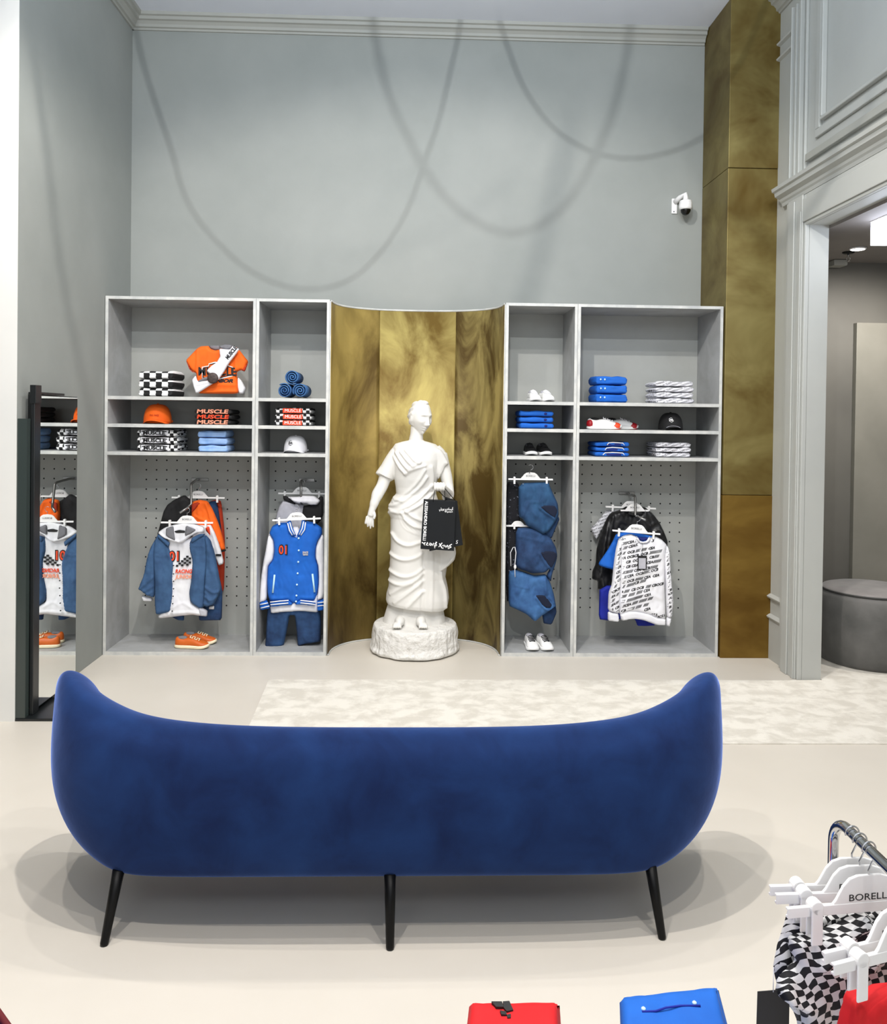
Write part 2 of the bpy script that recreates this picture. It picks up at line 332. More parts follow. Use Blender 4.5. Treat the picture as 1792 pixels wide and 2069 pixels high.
def puff(name, pts, Y, mat, parent=None, ft=0.03, bt=0.03, edge=0.03, folds=(), res=0.012, amp=0.004, freq=14, tilt=None, smooth=1, seed=0, label=None, stretch=(1, 0.5)):
    """a piece of cloth with body: the traced outline swells to the front (ft) and back (bt), with fold ridges and creases"""
    pts = smoothpoly(list(pts), smooth) if smooth else list(pts)
    out = []
    for i in range(len(pts)):
        a, b = np.array(pts[i]), np.array(pts[(i+1) % len(pts)]); k = max(1, int(np.linalg.norm(b-a)/res))
        for j in range(k): out.append(tuple(a+(b-a)*j/k))
    q = np.array(out); xs = np.arange(q[:, 0].min(), q[:, 0].max(), res); zs = np.arange(q[:, 1].min(), q[:, 1].max(), res)
    g = np.array([(x+(0.5*res if j % 2 else 0), z) for j, z in enumerate(zs) for x in xs])
    # inside test
    x, z = g[:, 0][:, None], g[:, 1][:, None]; x0, z0 = q[:, 0], q[:, 1]; x1, z1 = np.roll(x0, -1), np.roll(z0, -1)
    cr = ((z0 > z) != (z1 > z)) & (x < (x1-x0)*(z-z0)/(z1-z0+1e-15)+x0); ins = cr.sum(1) % 2 == 1
    g = g[ins]; 
    if len(g): g = g[segdist(g, q, True) > res*0.45]
    allp = [Vector(p) for p in out]+[Vector((float(a), float(b))) for a, b in g]
    r = delaunay_2d_cdt(allp, [(i, (i+1) % len(out)) for i in range(len(out))], [], 1, 1e-7)
    v2 = np.array([(v.x, v.y) for v in r[0]]); tris = r[2]
    d = segdist(v2, q, True); d[d < 1e-6] = 0; t = np.clip(d/edge, 0, 1); prof = np.sqrt(np.clip(1-(1-t)**2, 0, 1))
    fr = prof*ft
    for poly, h, wd in folds: fr = fr + h*np.exp(-(segdist(v2, soft(poly))/wd)**2)*np.clip(d/(edge*.4), 0, 1)
    if amp:
        fr = fr + np.array([noise.noise(Vector((a*freq*stretch[0]+seed*7.3, seed*3.1, b*freq*stretch[1])))*amp*1.6 + abs(noise.noise(Vector((a*freq*2.1, 5+seed, b*freq*1.1))))*amp for a, b in v2])*prof
    bk = prof*bt
    tl = tilt or (lambda a, b: 0.0)
    bm = BM(); F = []; B = []
    for i, (a, b) in enumerate(v2):
        y = Y+tl(a, b); F.append(bm.verts.new((a, y-fr[i], b))); B.append(F[-1] if d[i] == 0 else bm.verts.new((a, y+bk[i], b)))
    for tri in tris:
        try: bm.faces.new([F[k] for k in tri])
        except ValueError: pass
        if any(B[k] is not F[k] for k in tri):
            try: bm.faces.new([B[k] for k in tri][::-1])
            except ValueError: pass
    return obj(name, bm, mat, parent, True, label=label)
from mathutils.bvhtree import BVHTree
def letterprint(o, rows, size, mat, seed=1, slope=0.2, gap=0.04, words=('CB', '//////', 'CEA', '/////', '////////', 'OCB')):
    """rows of small lettering printed into the front of a cloth mesh"""
    rnd = random.Random(seed); me = o.data; me.materials.append(mat); off = wloc(o); mi = len(me.materials)-1
    bvh = BVHTree.FromPolygons([v.co for v in me.vertices], [p.vertices for p in me.polygons])
    xs = [v.co.x for v in me.vertices]; zs = [v.co.z for v in me.vertices]; x0, x1, z0, z1 = min(xs), max(xs), min(zs), max(zs)
    bm = bmesh.new(); bm.from_mesh(me); z = z0-(x1-x0)*slope
    while z < z1:
        s = ''
        while len(s) < (x1-x0)/size*1.9: s += rnd.choice(words)+rnd.choice((' ', '', '  '))
        cu = bpy.data.curves.new('t', 'FONT'); cu.body = s; cu.size = size; cu.offset = size*.05; cu.shear = .25; cu.resolution_u = 2
        t_ = bpy.data.objects.new('t', cu); COL.objects.link(t_); bpy.context.view_layer.update(); m2 = bpy.data.meshes.new_from_object(t_.evaluated_get(bpy.context.evaluated_depsgraph_get()))
        bpy.data.objects.remove(t_); bpy.data.curves.remove(cu)
        sl = slope+rnd.uniform(-.05, .05); hit = {}; vv = []
        for v in m2.vertices:
            X = x0+v.co.x-.01*rnd.random()*0; Z = z+v.co.y+v.co.x*sl-.06*v.co.x*v.co.x; h = bvh.ray_cast(Vector((X, -5, Z)), Vector((0, 1, 0)))
            ok = h[0] is not None and z0+.012 < Z < z1-.012 and abs(h[1].y) > .35; vv.append(bm.verts.new((X, h[0].y-.0013, Z)) if ok else None)
        for p in m2.polygons:
            q = [vv[i] for i in p.vertices]
            if all(q):
                try: f = bm.faces.new(q); f.material_index = mi
                except ValueError: pass
        bpy.data.meshes.remove(m2); z += gap
    loose = [v for v in bm.verts if not v.link_faces]; bmesh.ops.delete(bm, geom=loose, context='VERTS')
    bm.to_mesh(me); bm.free()

# ================================================================== the setting
XL, XR, YB, YF, ZC = -2.05, 2.39, 5.90, 5.42, 4.41
bm = BM(); box(bm, -6, 7, -3.5, 8, -0.1, 0); struct('floor', bm, mFLOOR)
bm = BM(); box(bm, XL-0.15, XR+0.15, YB, YB+0.15, 0, ZC); struct('wall_back', bm, mWALL)
bm = BM(); box(bm, XL-0.15, XL, 4.40, YB, 0, ZC); box(bm, XL-0.01, XL, 4.258, 4.40, 0, ZC); struct('wall_left', bm, mWALL)
bm = BM(); box(bm, -6, XL-0.0102, 4.254, 4.40, 0, ZC); box(bm, XL-0.0102, XL, 4.254, 4.2578, 0, ZC); struct('wall_front_left', bm, mWHITE)
bm = BM(); box(bm, -6, 7, -1.2, 8, ZC, ZC+0.1); struct('ceiling', bm, mCEIL)
DT = 2.80  # head of the doorway on the right
bm = BM()
box(bm, XR, 2.51, 4.94, YB, 0, ZC); box(bm, XR, 2.51, 3.1, 4.94, DT, ZC); box(bm, XR, 2.51, -1.2, 3.1, 0, ZC)
struct('wall_right', bm, mPANEL)
# side room beyond the doorway
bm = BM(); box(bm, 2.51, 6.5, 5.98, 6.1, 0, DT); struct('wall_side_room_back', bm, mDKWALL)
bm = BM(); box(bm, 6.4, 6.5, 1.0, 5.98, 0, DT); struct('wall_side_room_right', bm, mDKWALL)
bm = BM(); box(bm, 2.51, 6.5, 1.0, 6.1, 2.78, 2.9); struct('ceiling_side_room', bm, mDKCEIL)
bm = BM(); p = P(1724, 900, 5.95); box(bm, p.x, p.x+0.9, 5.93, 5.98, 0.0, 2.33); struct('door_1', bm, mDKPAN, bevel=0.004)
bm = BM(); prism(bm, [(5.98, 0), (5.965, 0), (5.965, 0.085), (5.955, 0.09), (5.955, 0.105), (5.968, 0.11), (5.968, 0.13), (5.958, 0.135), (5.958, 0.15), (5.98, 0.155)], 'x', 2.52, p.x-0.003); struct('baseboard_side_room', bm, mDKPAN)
# crown mouldings
CR = [(0, 0), (0.012, 0), (0.016, 0.012), (0.03, 0.016), (0.034, 0.034), (0.05, 0.05), (0.066, 0.055), (0.07, 0.075), (0.085, 0.08), (0.09, 0.1), (0, 0.1)]
bm = BM(); prism(bm, [(YB-a, ZC-0.1+b) for a, b in CR], 'x', XL, 2.05); struct('trim_1', bm, mTRIM)
bm = BM(); prism(bm, [(XL+a, ZC-0.1+b) for a, b in CR], 'y', 4.254, YB-0.0); struct('trim_2', bm, mTRIM)
bm = BM(); prism(bm, [(XR-a, ZC-0.1+b) for a, b in CR], 'y', -1.2, 5.41); struct('trim_3', bm, mTRIM)
# door casing: stepped pilaster beside the opening, head and cornice
def steps(bm, y0, y1, z0, z1, x):
    box(bm, x, XR, y0, y1, z0, z1)
bm = BM()
CZ = 2.99
box(bm, 2.362, XR, 4.94, 5.20, 0, CZ); box(bm, 2.350, 2.362, 4.96, 5.155, 0.0, CZ); box(bm, 2.340, 2.350, 5.05, 5.13, 0.0, CZ-0.02); box(bm, 2.342, 2.350, 4.965, 5.0, 0.0, CZ-0.1)
struct('trim_4', bm, mPANEL, bevel=0.004)
bm = BM(); box(bm, 2.362, XR, 3.0, 4.94, DT, CZ); box(bm, 2.352, 2.362, 3.0, 4.96, DT+0.02, CZ-0.03); struct('trim_5', bm, mPANEL, bevel=0.004)
bm = BM(); box(bm, 2.362, XR, 2.88, 3.1, 0, CZ); struct('trim_6', bm, mPANEL, bevel=0.004)
bm = BM(); CO = [(0, 0), (0.03, 0), (0.035, 0.02), (0.045, 0.03), (0.05, 0.045), (0.08, 0.06), (0.085, 0.085), (0.1, 0.09), (0.105, 0.11), (0.03, 0.135), (0, 0.135)]
prism(bm, [(XR-a, CZ+b) for a, b in CO], 'y', 2.8, 5.26); struct('trim_7', bm, mPANEL)
# raised panel frame above the door, vertical pilaster beads, ledges
def pframe(bm, y0, y1, z0, z1, w, t, x=XR):
    for a, b, c, d in ((y0, y1, z0, z0+w), (y0, y1, z1-w, z1), (y0, y0+w, z0+w, z1-w), (y1-w, y1, z0+w, z1-w)): box(bm, x-t, x, a, b, c, d)
bm = BM(); pframe(bm, 2.7, 4.86, 3.30, 4.24, 0.05, 0.02); pframe(bm, 2.78, 4.78, 3.38, 4.16, 0.02, 0.032); struct('trim_8', bm, mPANEL, bevel=0.005)
bm = BM(); box(bm, XR-0.03, XR, 2.5, 4.96, 3.19, 3.235); struct('trim_9', bm, mTRIM, bevel=0.004)
bm = BM()
for y0, y1, t in ((4.99, 5.005, 0.018), (5.045, 5.07, 0.03), (5.12, 5.145, 0.022), (5.17, 5.18, 0.03)): box(bm, XR-t, XR, y0, y1, CZ+0.13, 4.24)
box(bm, XR-0.012, XR, 5.07, 5.12, CZ+0.13, 4.2)
struct('trim_10', bm, mPANEL, bevel=0.004)
bm = BM()
for z in (3.99, 4.09): prism(bm, [(XR, z), (XR-0.022, z+0.006), (XR-0.026, z+0.016), (XR-0.014, z+0.026), (XR, z+0.03)], 'y', 5.19, 5.41)
for z in (0.27, 0.405): prism(bm, [(XR, z), (XR-0.02, z+0.006), (XR-0.026, z+0.018), (XR-0.01, z+0.03), (XR, z+0.034)], 'y', 5.20, 5.41)
box(bm, XR-0.008, XR, 5.20, 5.41, 0, 0.27)
struct('trim_11', bm, mPANEL)

# carpet, in the shop and on through the doorway
bm = BM()
ol = [(-0.87, 4.915), (-0.848, 4.45), (-0.83, 3.96), (2.2, 3.955), (6.4, 3.90), (6.4, 5.93), (2.515, 5.96), (2.515, 4.93), (2.33, 4.925)]
prism(bm, ol, 'z', 0.0, 0.006)
tag(obj('carpet', bm, mRUG), 'pale mottled beige carpet on the floor in front of the niche, running through the doorway', 'carpet')

# brass clad column
c = thing('brass_column', 'tall square column clad in aged brass sheet beside the right cabinet', 'column', (2.22, 5.65, 0))
bm = BM(); box(bm, 2.055, 2.40, 5.40, YB-0.001, 0, 1.095); obj('lower_cladding_sheet', bm, mCOLB2, c, bevel=0.003)
bm = BM(); box(bm, 2.055, 2.40, 5.403, YB-0.001, 1.098, 3.28)
obj('middle_cladding_sheet', bm, mCOLB, c, bevel=0.003)
bm = BM(); box(bm, 2.055, 2.40, 5.40, YB-0.001, 3.283, ZC-0.001); obj('upper_cladding_sheet', bm, mCOLB, c, bevel=0.003)

# ================================================================== cabinets
def unit(name, label, x0, x1, side):
    t = thing(name, label, 'cabinet', ((x0+x1)/2, YF, 0))
    T = 0.019; y1 = 5.88
    for sx, (a, b) in enumerate(((x0, x0+T), (x1-T, x1))):
        bm = BM(); box(bm, a, b, YF+0.003, y1, 0, 2.36); e = obj('side_panel', bm, mCAB, t)
        bm = BM(); box(bm, a, b, YF, YF+0.003, 0, 2.36); obj('edge_strip', bm, mCABEDGE, e)
    def hor(nm, z0, z1):
        bm = BM(); box(bm, x0+T, x1-T, YF+0.005, 5.861, z0, z1); e = obj(nm, bm, mCAB, t)
        bm = BM(); box(bm, x0+T, x1-T, YF+0.001, YF+0.005, z0, z1); obj('edge_strip', bm, mCABEDGE, e)
    hor('top_panel', 2.341, 2.36)
    for z in (1.695, 1.513, 1.33): hor('shelf', z-0.011, z+0.011)
    hor('bottom_panel', 0.0, 0.024)
    bm = BM(); box(bm, x0+T, x1-T, 5.862, y1, 0, 2.36); obj('back_panel', bm, mCABBACK, t)
    # pegboard with its grid of holes
    bm = BM(); box(bm, x0+T, x1-T, 5.857, 5.862, 0.024, 1.319)
    n = 11 if x1-x0 > 0.7 else 6
    xs = [(x0+x1)/2+(i-(n-1)/2)*0.0716 for i in range(n)]
    for x in xs:
        for j in range(16):
            z = 1.262-j*0.0688
            m = Matrix.Translation((x, 5.8565, z)) @ Matrix.Rotation(PI/2, 4, 'X')
            g = bmesh.ops.create_circle(bm, cap_ends=True, segments=10, radius=0.0058, matrix=m)
            for f in g['verts'][0].link_faces: f.material_index = 1
    bmesh.ops.recalc_face_normals(bm, faces=[f for f in bm.faces if f.material_index == 0])
    for f in bm.faces:
        if f.material_index == 1 and f.normal.y > 0: f.normal_flip()
    me = bpy.data.meshes.new('pegboard'); bm.to_mesh(me); bm.free(); link('pegboard', me, [mCABBACK, mHOLE], t, False)
    return t
U = [(-2.045, -1.066), (-1.064, -0.583), (0.583, 1.064), (1.066, 2.045)]
unit('display_cabinet', 'wide grey open cabinet against the left wall, with orange T-shirt on top shelf', *U[0], 0)
unit('display_cabinet', 'narrow grey open cabinet with rolled jeans, left of the brass niche', *U[1], 0)
unit('display_cabinet', 'narrow grey open cabinet with hanging denim, right of the brass niche', *U[2], 0)
unit('display_cabinet', 'wide grey open cabinet beside the brass column, with black cap on its shelf', *U[3], 0)

# ================================================================== curved brass niche
def nic(x): return YF+0.01+0.425*max(0, 1-abs(x/0.571)**2.5)**0.4
nt_ = thing('brass_niche', 'curved brass-clad niche wall standing behind the white statue', 'niche', (0, 5.8, 0))
def arc(xa, xb, n=30):
    ta, tb = [math.copysign(1, v)*(1-(1-min(1, abs(v/0.571)))**0.4) for v in (xa, xb)]
    r = []
    for i in range(n+1):
        t = ta+(tb-ta)*i/n; x = math.copysign(0.571*(1-(1-abs(t))**2.5), t); r.append((x, nic(x)))
    return r
def curtain(bm, pts, off0, off1, z0, z1):
    n = len(pts); nor = []
    for i in range(n):
        a, b = pts[max(i-1, 0)], pts[min(i+1, n-1)]; d = Vector((b[0]-a[0], b[1]-a[1])).normalized(); nor.append(Vector((-d.y, d.x)))
    rings = []
    for (x, y), m in zip(pts, nor):
        rings.append([(x+m.x*off0, y+m.y*off0, z0), (x+m.x*off1, y+m.y*off1, z0), (x+m.x*off1, y+m.y*off1, z1), (x+m.x*off0, y+m.y*off0, z1)])
    loft(bm, rings)
for (a, b), m in zip(((-0.571, -0.2704), (-0.270, 0.2697), (0.270, 0.571)), (mBRASS, mBRASS2, mBRASS3)):
    bm = BM(); curtain(bm, arc(a, b), 0.0, 0.004, 0.01, 2.345); o = obj('brass_sheet', bm, m, nt_, True)
bm = BM(); curtain(bm, arc(-0.571, 0.571, 60), 0.0045, 0.012, 0.0, 2.352); obj('backing_board', bm, mCABEDGE, nt_, True)
bm = BM(); curtain(bm, arc(-0.571, 0.571, 60), -0.0008, 0.0045, 2.346, 2.358); obj('top_edge', bm, mCABEDGE, nt_, True)
bm = BM(); curtain(bm, arc(-0.571, 0.571, 60), -0.006, 0.0045, 0.0, 0.009); obj('bottom_trim', bm, mCABEDGE, nt_, True)

# ================================================================== mirror on the left wall
t = thing('standing_mirror', 'tall dark-framed mirror on the left wall beside the wide cabinet', 'mirror', (-2.0, 4.6, 0))
bm = BM(); box(bm, -2.046, -1.988, 4.37, 4.85, 0.03, 1.685); obj('mirror_backing', bm, mDARKMET, t)
bm = BM(); box(bm, -1.9875, -1.985, 4.371, 4.845, 0.035, 1.68); obj('mirror_glass', bm, mMIRROR, t)
bm = BM(); box(bm, -2.0, -1.98, 4.302, 4.37, 0.015, 1.70); obj('frame_post', bm, mDARKMET, t, bevel=0.003)
bm = BM(); box(bm, -2.003, -1.972, 4.295, 4.36, 1.64, 1.735); obj('frame_cap', bm, mDARKMET, t, bevel=0.002)
bm = BM(); box(bm, -2.046, -1.98, 4.37, 4.66, 1.687, 1.70); obj('top_rail', bm, mDARKMET, t, bevel=0.002)
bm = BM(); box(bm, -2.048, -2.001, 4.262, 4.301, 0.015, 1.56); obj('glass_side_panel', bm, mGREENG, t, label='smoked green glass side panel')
bm = BM(); box(bm, -2.049, -1.80, 4.256, 4.58, 0.0, 0.014); obj('base_plate', bm, mDARKMET, t, bevel=0.002, label='flat black base plate on the floor')

# ================================================================== security camera
p = P(1361, 417, YB); t = thing('security_camera', 'white dome security camera on the wall left of the brass column', 'camera', (p.x, YB, p.z))
s_ = YB/FPX
bm = BM(); box(bm, p.x-4.6*s_, p.x+6*s_, YB-0.012, YB-0.001, p.z-15.5*s_, p.z+15*s_); o = obj('wall_plate', bm, mWPLAST, t, bevel=0.002)
for dz in (-11.5, 11): 
    bm = BM(); lathe(bm, (p.x-0.4*s_, YB-0.013, p.z+dz*s_), [(0.004, -0.001), (0.004, 0.001)], 12, 'y'); obj('screw', bm, mHOLE, o)
q = Vector((p.x+14.5*s_, YB-0.11, p.z))
bm = BM(); tube(bm, [(p.x+2*s_, YB-0.01, q.z+8*s_), (p.x+8*s_, YB-0.05, q.z+14*s_), (q.x, q.y, q.z+16*s_), (q.x, q.y, q.z+4*s_)], [0.02, 0.018, 0.017, 0.022], 14); obj('arm', bm, mWPLAST, t, True)
bm = BM(); lathe(bm, q, [(0.02, 0.02), (0.042, 0.012), (0.045, 0.004), (0.041, 0.0), (0.045, -0.002), (0.046, -0.04), (0.04, -0.05), (0.03, -0.052)], 28); obj('housing', bm, mWPLAST, t, True)
bm = BM(); lathe(bm, q, [(0.036, -0.049), (0.036, -0.056), (0.032, -0.07), (0.022, -0.083), (0.009, -0.09), (0.001, -0.091)], 28); obj('dome', bm, M('smoked_dome', '0a0a0a', rough=0.08), t, True)

# ================================================================== side room: lamp, downlight, sprinkler, stool
bm = BM(); o_ = PX(1770, 430, 3.05)
t = thing('linear_lamp', 'bright white linear LED lamp hanging from the ceiling beyond the doorway', 'lamp', (3.1, 4.6, 2.6))
a = P(1757, 450, 4.75)
bm = BM(); box(bm, a.x, a.x+0.1, 3.0, 4.75, a.z-0.0, a.z+0.04); obj('housing', bm, mWPLAST, t, bevel=0.003)
bm = BM(); box(bm, a.x+0.004, a.x+0.096, 3.01, 4.745, a.z-0.135, a.z-0.001); obj('diffuser', bm, emit('lamp_diffuser', 'e6eeff', 8), t)
bm = BM()
bm.free()
for yy in (3.3, 4.4): bm = BM(); tube(bm, [(a.x+0.05, yy, a.z+0.04), (a.x+0.05, yy, 2.779)], 0.0025, 6); obj('suspension_wire', bm, mSTEEL, t)
p = PZ(1733, 502, 2.777)
t = thing('downlight', 'round recessed ceiling downlight beyond the doorway', 'lamp', (p.x, p.y, 2.777))
bm = BM(); lathe(bm, (p.x, p.y, 2.772), [(0.055, 0.006), (0.055, 0.0), (0.047, -0.003), (0.045, 0.0)], 28); obj('trim_ring', bm, mWPLAST, t, True)
bm = BM(); lathe(bm, (p.x, p.y, 2.769), [(0.044, -0.001), (0.044, 0.001)], 28); obj('light_disc', bm, emit('downlight_disc', 'fff6e8', 9), t)
p = PZ(1714, 510, 2.777)
t = thing('sprinkler', 'small metal fire sprinkler on the dark ceiling beside the round downlight', 'sprinkler', (p.x, p.y, 2.777))
bm = BM(); lathe(bm, (p.x, p.y, 2.772), [(0.04, 0.006), (0.04, 0.002), (0.03, -0.004), (0.01, -0.006)], 24); obj('escutcheon', bm, mBLACK, t, True)
bm = BM(); tube(bm, [(p.x, p.y, 2.768), (p.x, p.y, 2.745)], 0.006, 10)
for sx in (-1, 1): tube(bm, [(p.x, p.y, 2.75), (p.x+sx*0.014, p.y, 2.738), (p.x+sx*0.01, p.y, 2.722), (p.x, p.y, 2.716)], 0.002, 6)
lathe(bm, (p.x, p.y, 2.712), [(0.014, 0.0), (0.016, 0.002), (0.004, 0.004)], 16); obj('sprinkler_head', bm, mSTEEL, t, True)
p = PZ(1684, 530, 2.777)
bm = BM(); prism(bm, [(p.x-0.05, 2.735), (p.x+0.045, 2.735), (p.x+0.05, 2.745), (p.x+0.05, 2.765), (p.x+0.04, 2.777), (p.x-0.05, 2.777)], 'y', 5.86, 5.96)
tag(obj('ceiling_vent', bm, mTRIM, bevel=0.003), 'small pale ceiling fitting in the corner beyond the doorway', 'vent')

cx_, cy_ = 3.05, 5.36
t = thing('pouf', 'round dark grey velvet pouf on the carpet beyond the doorway', 'pouf', (cx_, cy_, 0))
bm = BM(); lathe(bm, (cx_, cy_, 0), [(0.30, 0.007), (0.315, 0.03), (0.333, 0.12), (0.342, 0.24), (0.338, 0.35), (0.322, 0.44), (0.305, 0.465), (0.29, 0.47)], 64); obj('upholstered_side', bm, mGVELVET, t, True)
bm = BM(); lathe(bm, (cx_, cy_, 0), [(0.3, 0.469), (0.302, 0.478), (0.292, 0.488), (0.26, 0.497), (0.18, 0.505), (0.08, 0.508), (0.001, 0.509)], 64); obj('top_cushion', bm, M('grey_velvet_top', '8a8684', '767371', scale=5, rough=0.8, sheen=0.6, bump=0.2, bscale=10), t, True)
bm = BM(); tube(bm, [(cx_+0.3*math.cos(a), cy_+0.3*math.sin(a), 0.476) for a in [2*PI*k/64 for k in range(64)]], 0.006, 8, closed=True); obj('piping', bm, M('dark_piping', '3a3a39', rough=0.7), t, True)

spot('side_room_spot', (3.2, 5.0, 2.74), (3.2, 5.9, 1.0), 110, 130, 0.8, 0.04)

# ================================================================== cable swags under the ceiling (above the picture), lit by the wall-wash spot
def cable(pix, d, r, label):
    pts = []
    for px, py in pix:
        w_ = P(px, py, YB); k = (d-CABLE_LAMP.y)/(YB-CABLE_LAMP.y); pts.append(CABLE_LAMP+(w_-CABLE_LAMP)*k)
    out = []
    for i in range(len(pts)-1):
        p0, p1, p2, p3 = pts[max(i-1, 0)], pts[i], pts[i+1], pts[min(i+2, len(pts)-1)]
        for s in range(6):
            u = s/6; out.append(0.5*((2*p1)+(p2-p0)*u+(2*p0-5*p1+4*p2-p3)*u*u+(3*p1-p0-3*p2+p3)*u**3))
    out.append(pts[-1])
    for v in out: v.z = min(v.z, ZC-0.012)
    bm = BM(); tube(bm, out, r, 10)
    tag(obj('lamp_cable', bm, mBLACK, None, True), label, 'cable', 'cables swagging under the ceiling')
cable([(250, -60), (290, 130), (345, 300), (375, 400), (430, 480), (510, 550), (600, 583), (690, 573), (760, 520), (820, 430), (860, 320), (890, 230), (920, 100), (940, 20), (968, 2), (995, 20), (1020, 80), (1060, 180), (1120, 260), (1200, 308), (1280, 320), (1360, 305), (1430, 270), (1500, 200), (1560, 60)], 3.15, 0.011, 'thin dark cable hanging in swags under the ceiling nearer the back wall')
cable([(735, -60), (755, 60), (785, 190), (830, 290), (880, 375), (940, 435), (1020, 470), (1090, 455), (1150, 405), (1200, 320), (1240, 220), (1268, 100), (1290, -40)], 2.05, 0.010, 'thin dark cable hanging in one deep swag farther from the back wall')

# ================================================================== sofa seen from behind
SXC = -0.072
LV = {  # half plans (u from the centre, depth) at each level, from the back centre round to the front of the arm
 'bot': [(0, 2.475), (.3, 2.475), (.5, 2.475), (.70, 2.477), (.81, 2.495), (.90, 2.56), (.95, 2.68), (.965, 2.82), (.965, 2.94), (.95, 3.02)],
 'low': [(0, 2.45), (.3, 2.45), (.55, 2.452), (.78, 2.475), (.92, 2.53), (1.01, 2.61), (1.06, 2.73), (1.08, 2.85), (1.08, 2.97), (1.06, 3.06)],
 'mid': [(0, 2.44), (.3, 2.44), (.58, 2.447), (.83, 2.482), (.98, 2.545), (1.085, 2.64), (1.13, 2.76), (1.145, 2.87), (1.145, 2.98), (1.12, 3.08)],
 'upp': [(0, 2.46), (.3, 2.46), (.57, 2.468), (.81, 2.505), (.96, 2.57), (1.07, 2.66), (1.125, 2.78), (1.14, 2.88), (1.135, 2.98), (1.11, 3.07)],
 'top': [(0, 2.52), (.3, 2.52), (.55, 2.53), (.77, 2.565), (.91, 2.63), (1.035, 2.70), (1.105, 2.79), (1.125, 2.88), (1.12, 2.97), (1.10, 3.05)]}
ZL_ = {'bot': [.180]*10, 'low': [.25]*10, 'mid': [.40]*10, 'upp': [.55, .55, .555, .565, .58, .612, .632, .60, .52, .43],
       'top': [.626, .626, .630, .641, .660, .702, .728, .705, .61, .50]}
def half(name, off=0.0, dz=0.0):
    p = LV[name]; z = ZL_[name]; out = []
    for i, (u, d) in enumerate(p):
        a, b = p[max(i-1, 0)], p[min(i+1, 9)]; t = Vector((b[0]-a[0], b[1]-a[1])).normalized(); n = Vector((-t.y, t.x))
        if i == 0: n = Vector((0, 1))
        k = 1.0 if off <= 0 else [1, 1, 1, 1, 1, 1, .95, .9, .8, .8][i]
        out.append((u+n.x*off*k, d+n.y*off*k, z[i]+dz*(1+.35*(i > 4))))
    return out
loops = [half('bot', .20), half('bot', .03), half('bot', 0, .012), half('low'), half('mid'), half('upp'), half('top', -.022, -.03), half('top'), half('top', .05, -.006), half('top', .11, -.04), half('top', .15, -.10)]
inner = half('top', .165, 0); loops.append([(x, y, z*0.55+0.12) for x, y, z in inner])
loops.append([(x, y, .27) for x, y, z in inner]); loops.append([(x, y, .215) for x, y, z in inner])
rings = []
for i in list(range(9, 0, -1))+[0]+list(range(1, 10)): pass
order = [(-1, i) for i in range(9, 0, -1)]+[(1, i) for i in range(0, 10)]
for sgn, i in order: rings.append([(SXC+sgn*l[i][0]*1.015, l[i][1], l[i][2]) for l in loops])
t = thing('sofa', 'long curved blue velvet sofa on thin black legs, seen from behind', 'sofa', (SXC, 2.8, 0))
bm = BM(); loft(bm, rings); o = obj('back_shell', bm, mVELVET, t, True)
s = o.modifiers.new('s', 'SUBSURF'); s.levels = 3; s.render_levels = 3
# seat
rings = []
for f_, z in ((0.0, .185), (.02, .18), (.03, .24), (.03, .33), (.01, .36), (-.06, .37)):
    r = []
    for sgn, i in order:
        x, y, _ = inner[i]; k = 1+(0.012 if f_ > 0 else f_); r.append((SXC+sgn*x*k, min(y, 2.98), z))
    r += [(SXC+.6, 3.01+f_, z), (SXC, 3.03+f_, z), (SXC-.6, 3.01+f_, z)]
    rings.append(r)
bm = BM(); loft(bm, rings); o = obj('seat_cushion', bm, mVELVET, t, True)
s = o.modifiers.new('s', 'SUBSURF'); s.levels = 2; s.render_levels = 2
for tp, ft in (((240, 1763), (210, 1910)), ((788, 1766), (788, 1918)), ((1314, 1752), (1338, 1897))):
    b = PZ(*ft, 0.0); a = P(*tp, b.y+0.05); a.z = .20
    bm = BM(); tube(bm, [a, a+(b-a)*.5, b+(a-b)*.03, b], [.0185, .015, .0125, .011], 16); obj('leg', bm, mBLACK, t, True)
for x, dx in ((-.85, -.06), (0, 0), (.85, .06)):
    bm = BM(); tube(bm, [(SXC+x, 2.92, .20), (SXC+x+dx, 2.98, 0.0)], [.0185, .011], 16); obj('leg', bm, mBLACK, t, True)

# ================================================================== statue
SY = 5.585
def sp(x, y, dy=0.0): return P(*ZS(x, y), SY+dy)
t = thing('draped_statue', 'white classical statue of a draped woman on a rough round plinth', 'statue', (0, SY, 0))
RAW = BM()
# dress body: traced left / right outline and depth
tab = [(398, 610, 700, .05), (408, 560, 740, .062), (425, 505, 795, .078), (450, 488, 826, .09), (490, 484, 842, .105), (540, 487, 838, .12), (600, 492, 826, .128), (680, 498, 812, .122), (740, 508, 800, .112),
       (790, 512, 800, .112), (830, 482, 812, .125), (870, 462, 824, .135), (935, 456, 838, .14), (965, 470, 850, .142), (1050, 470, 872, .148), (1150, 472, 892, .15),
       (1240, 468, 900, .152), (1320, 464, 880, .153), (1400, 462, 868, .155), (1480, 455, 886, .158), (1540, 440, 893, .162), (1585, 436, 885, .162), (1610, 442, 866, .155)]
NT = 180; folds = []
def fz(fr, pts, h, w): folds.append((soft(pl(fr, pts, SY-0.12)), h, w))
for pts in ([(500, 1010), (560, 1120), (620, 1220), (690, 1280)], [(545, 960), (620, 1090), (690, 1180), (740, 1225)], [(620, 950), (700, 1060), (760, 1130), (810, 1160)]): fz(Z6, pts, .013, .0105)
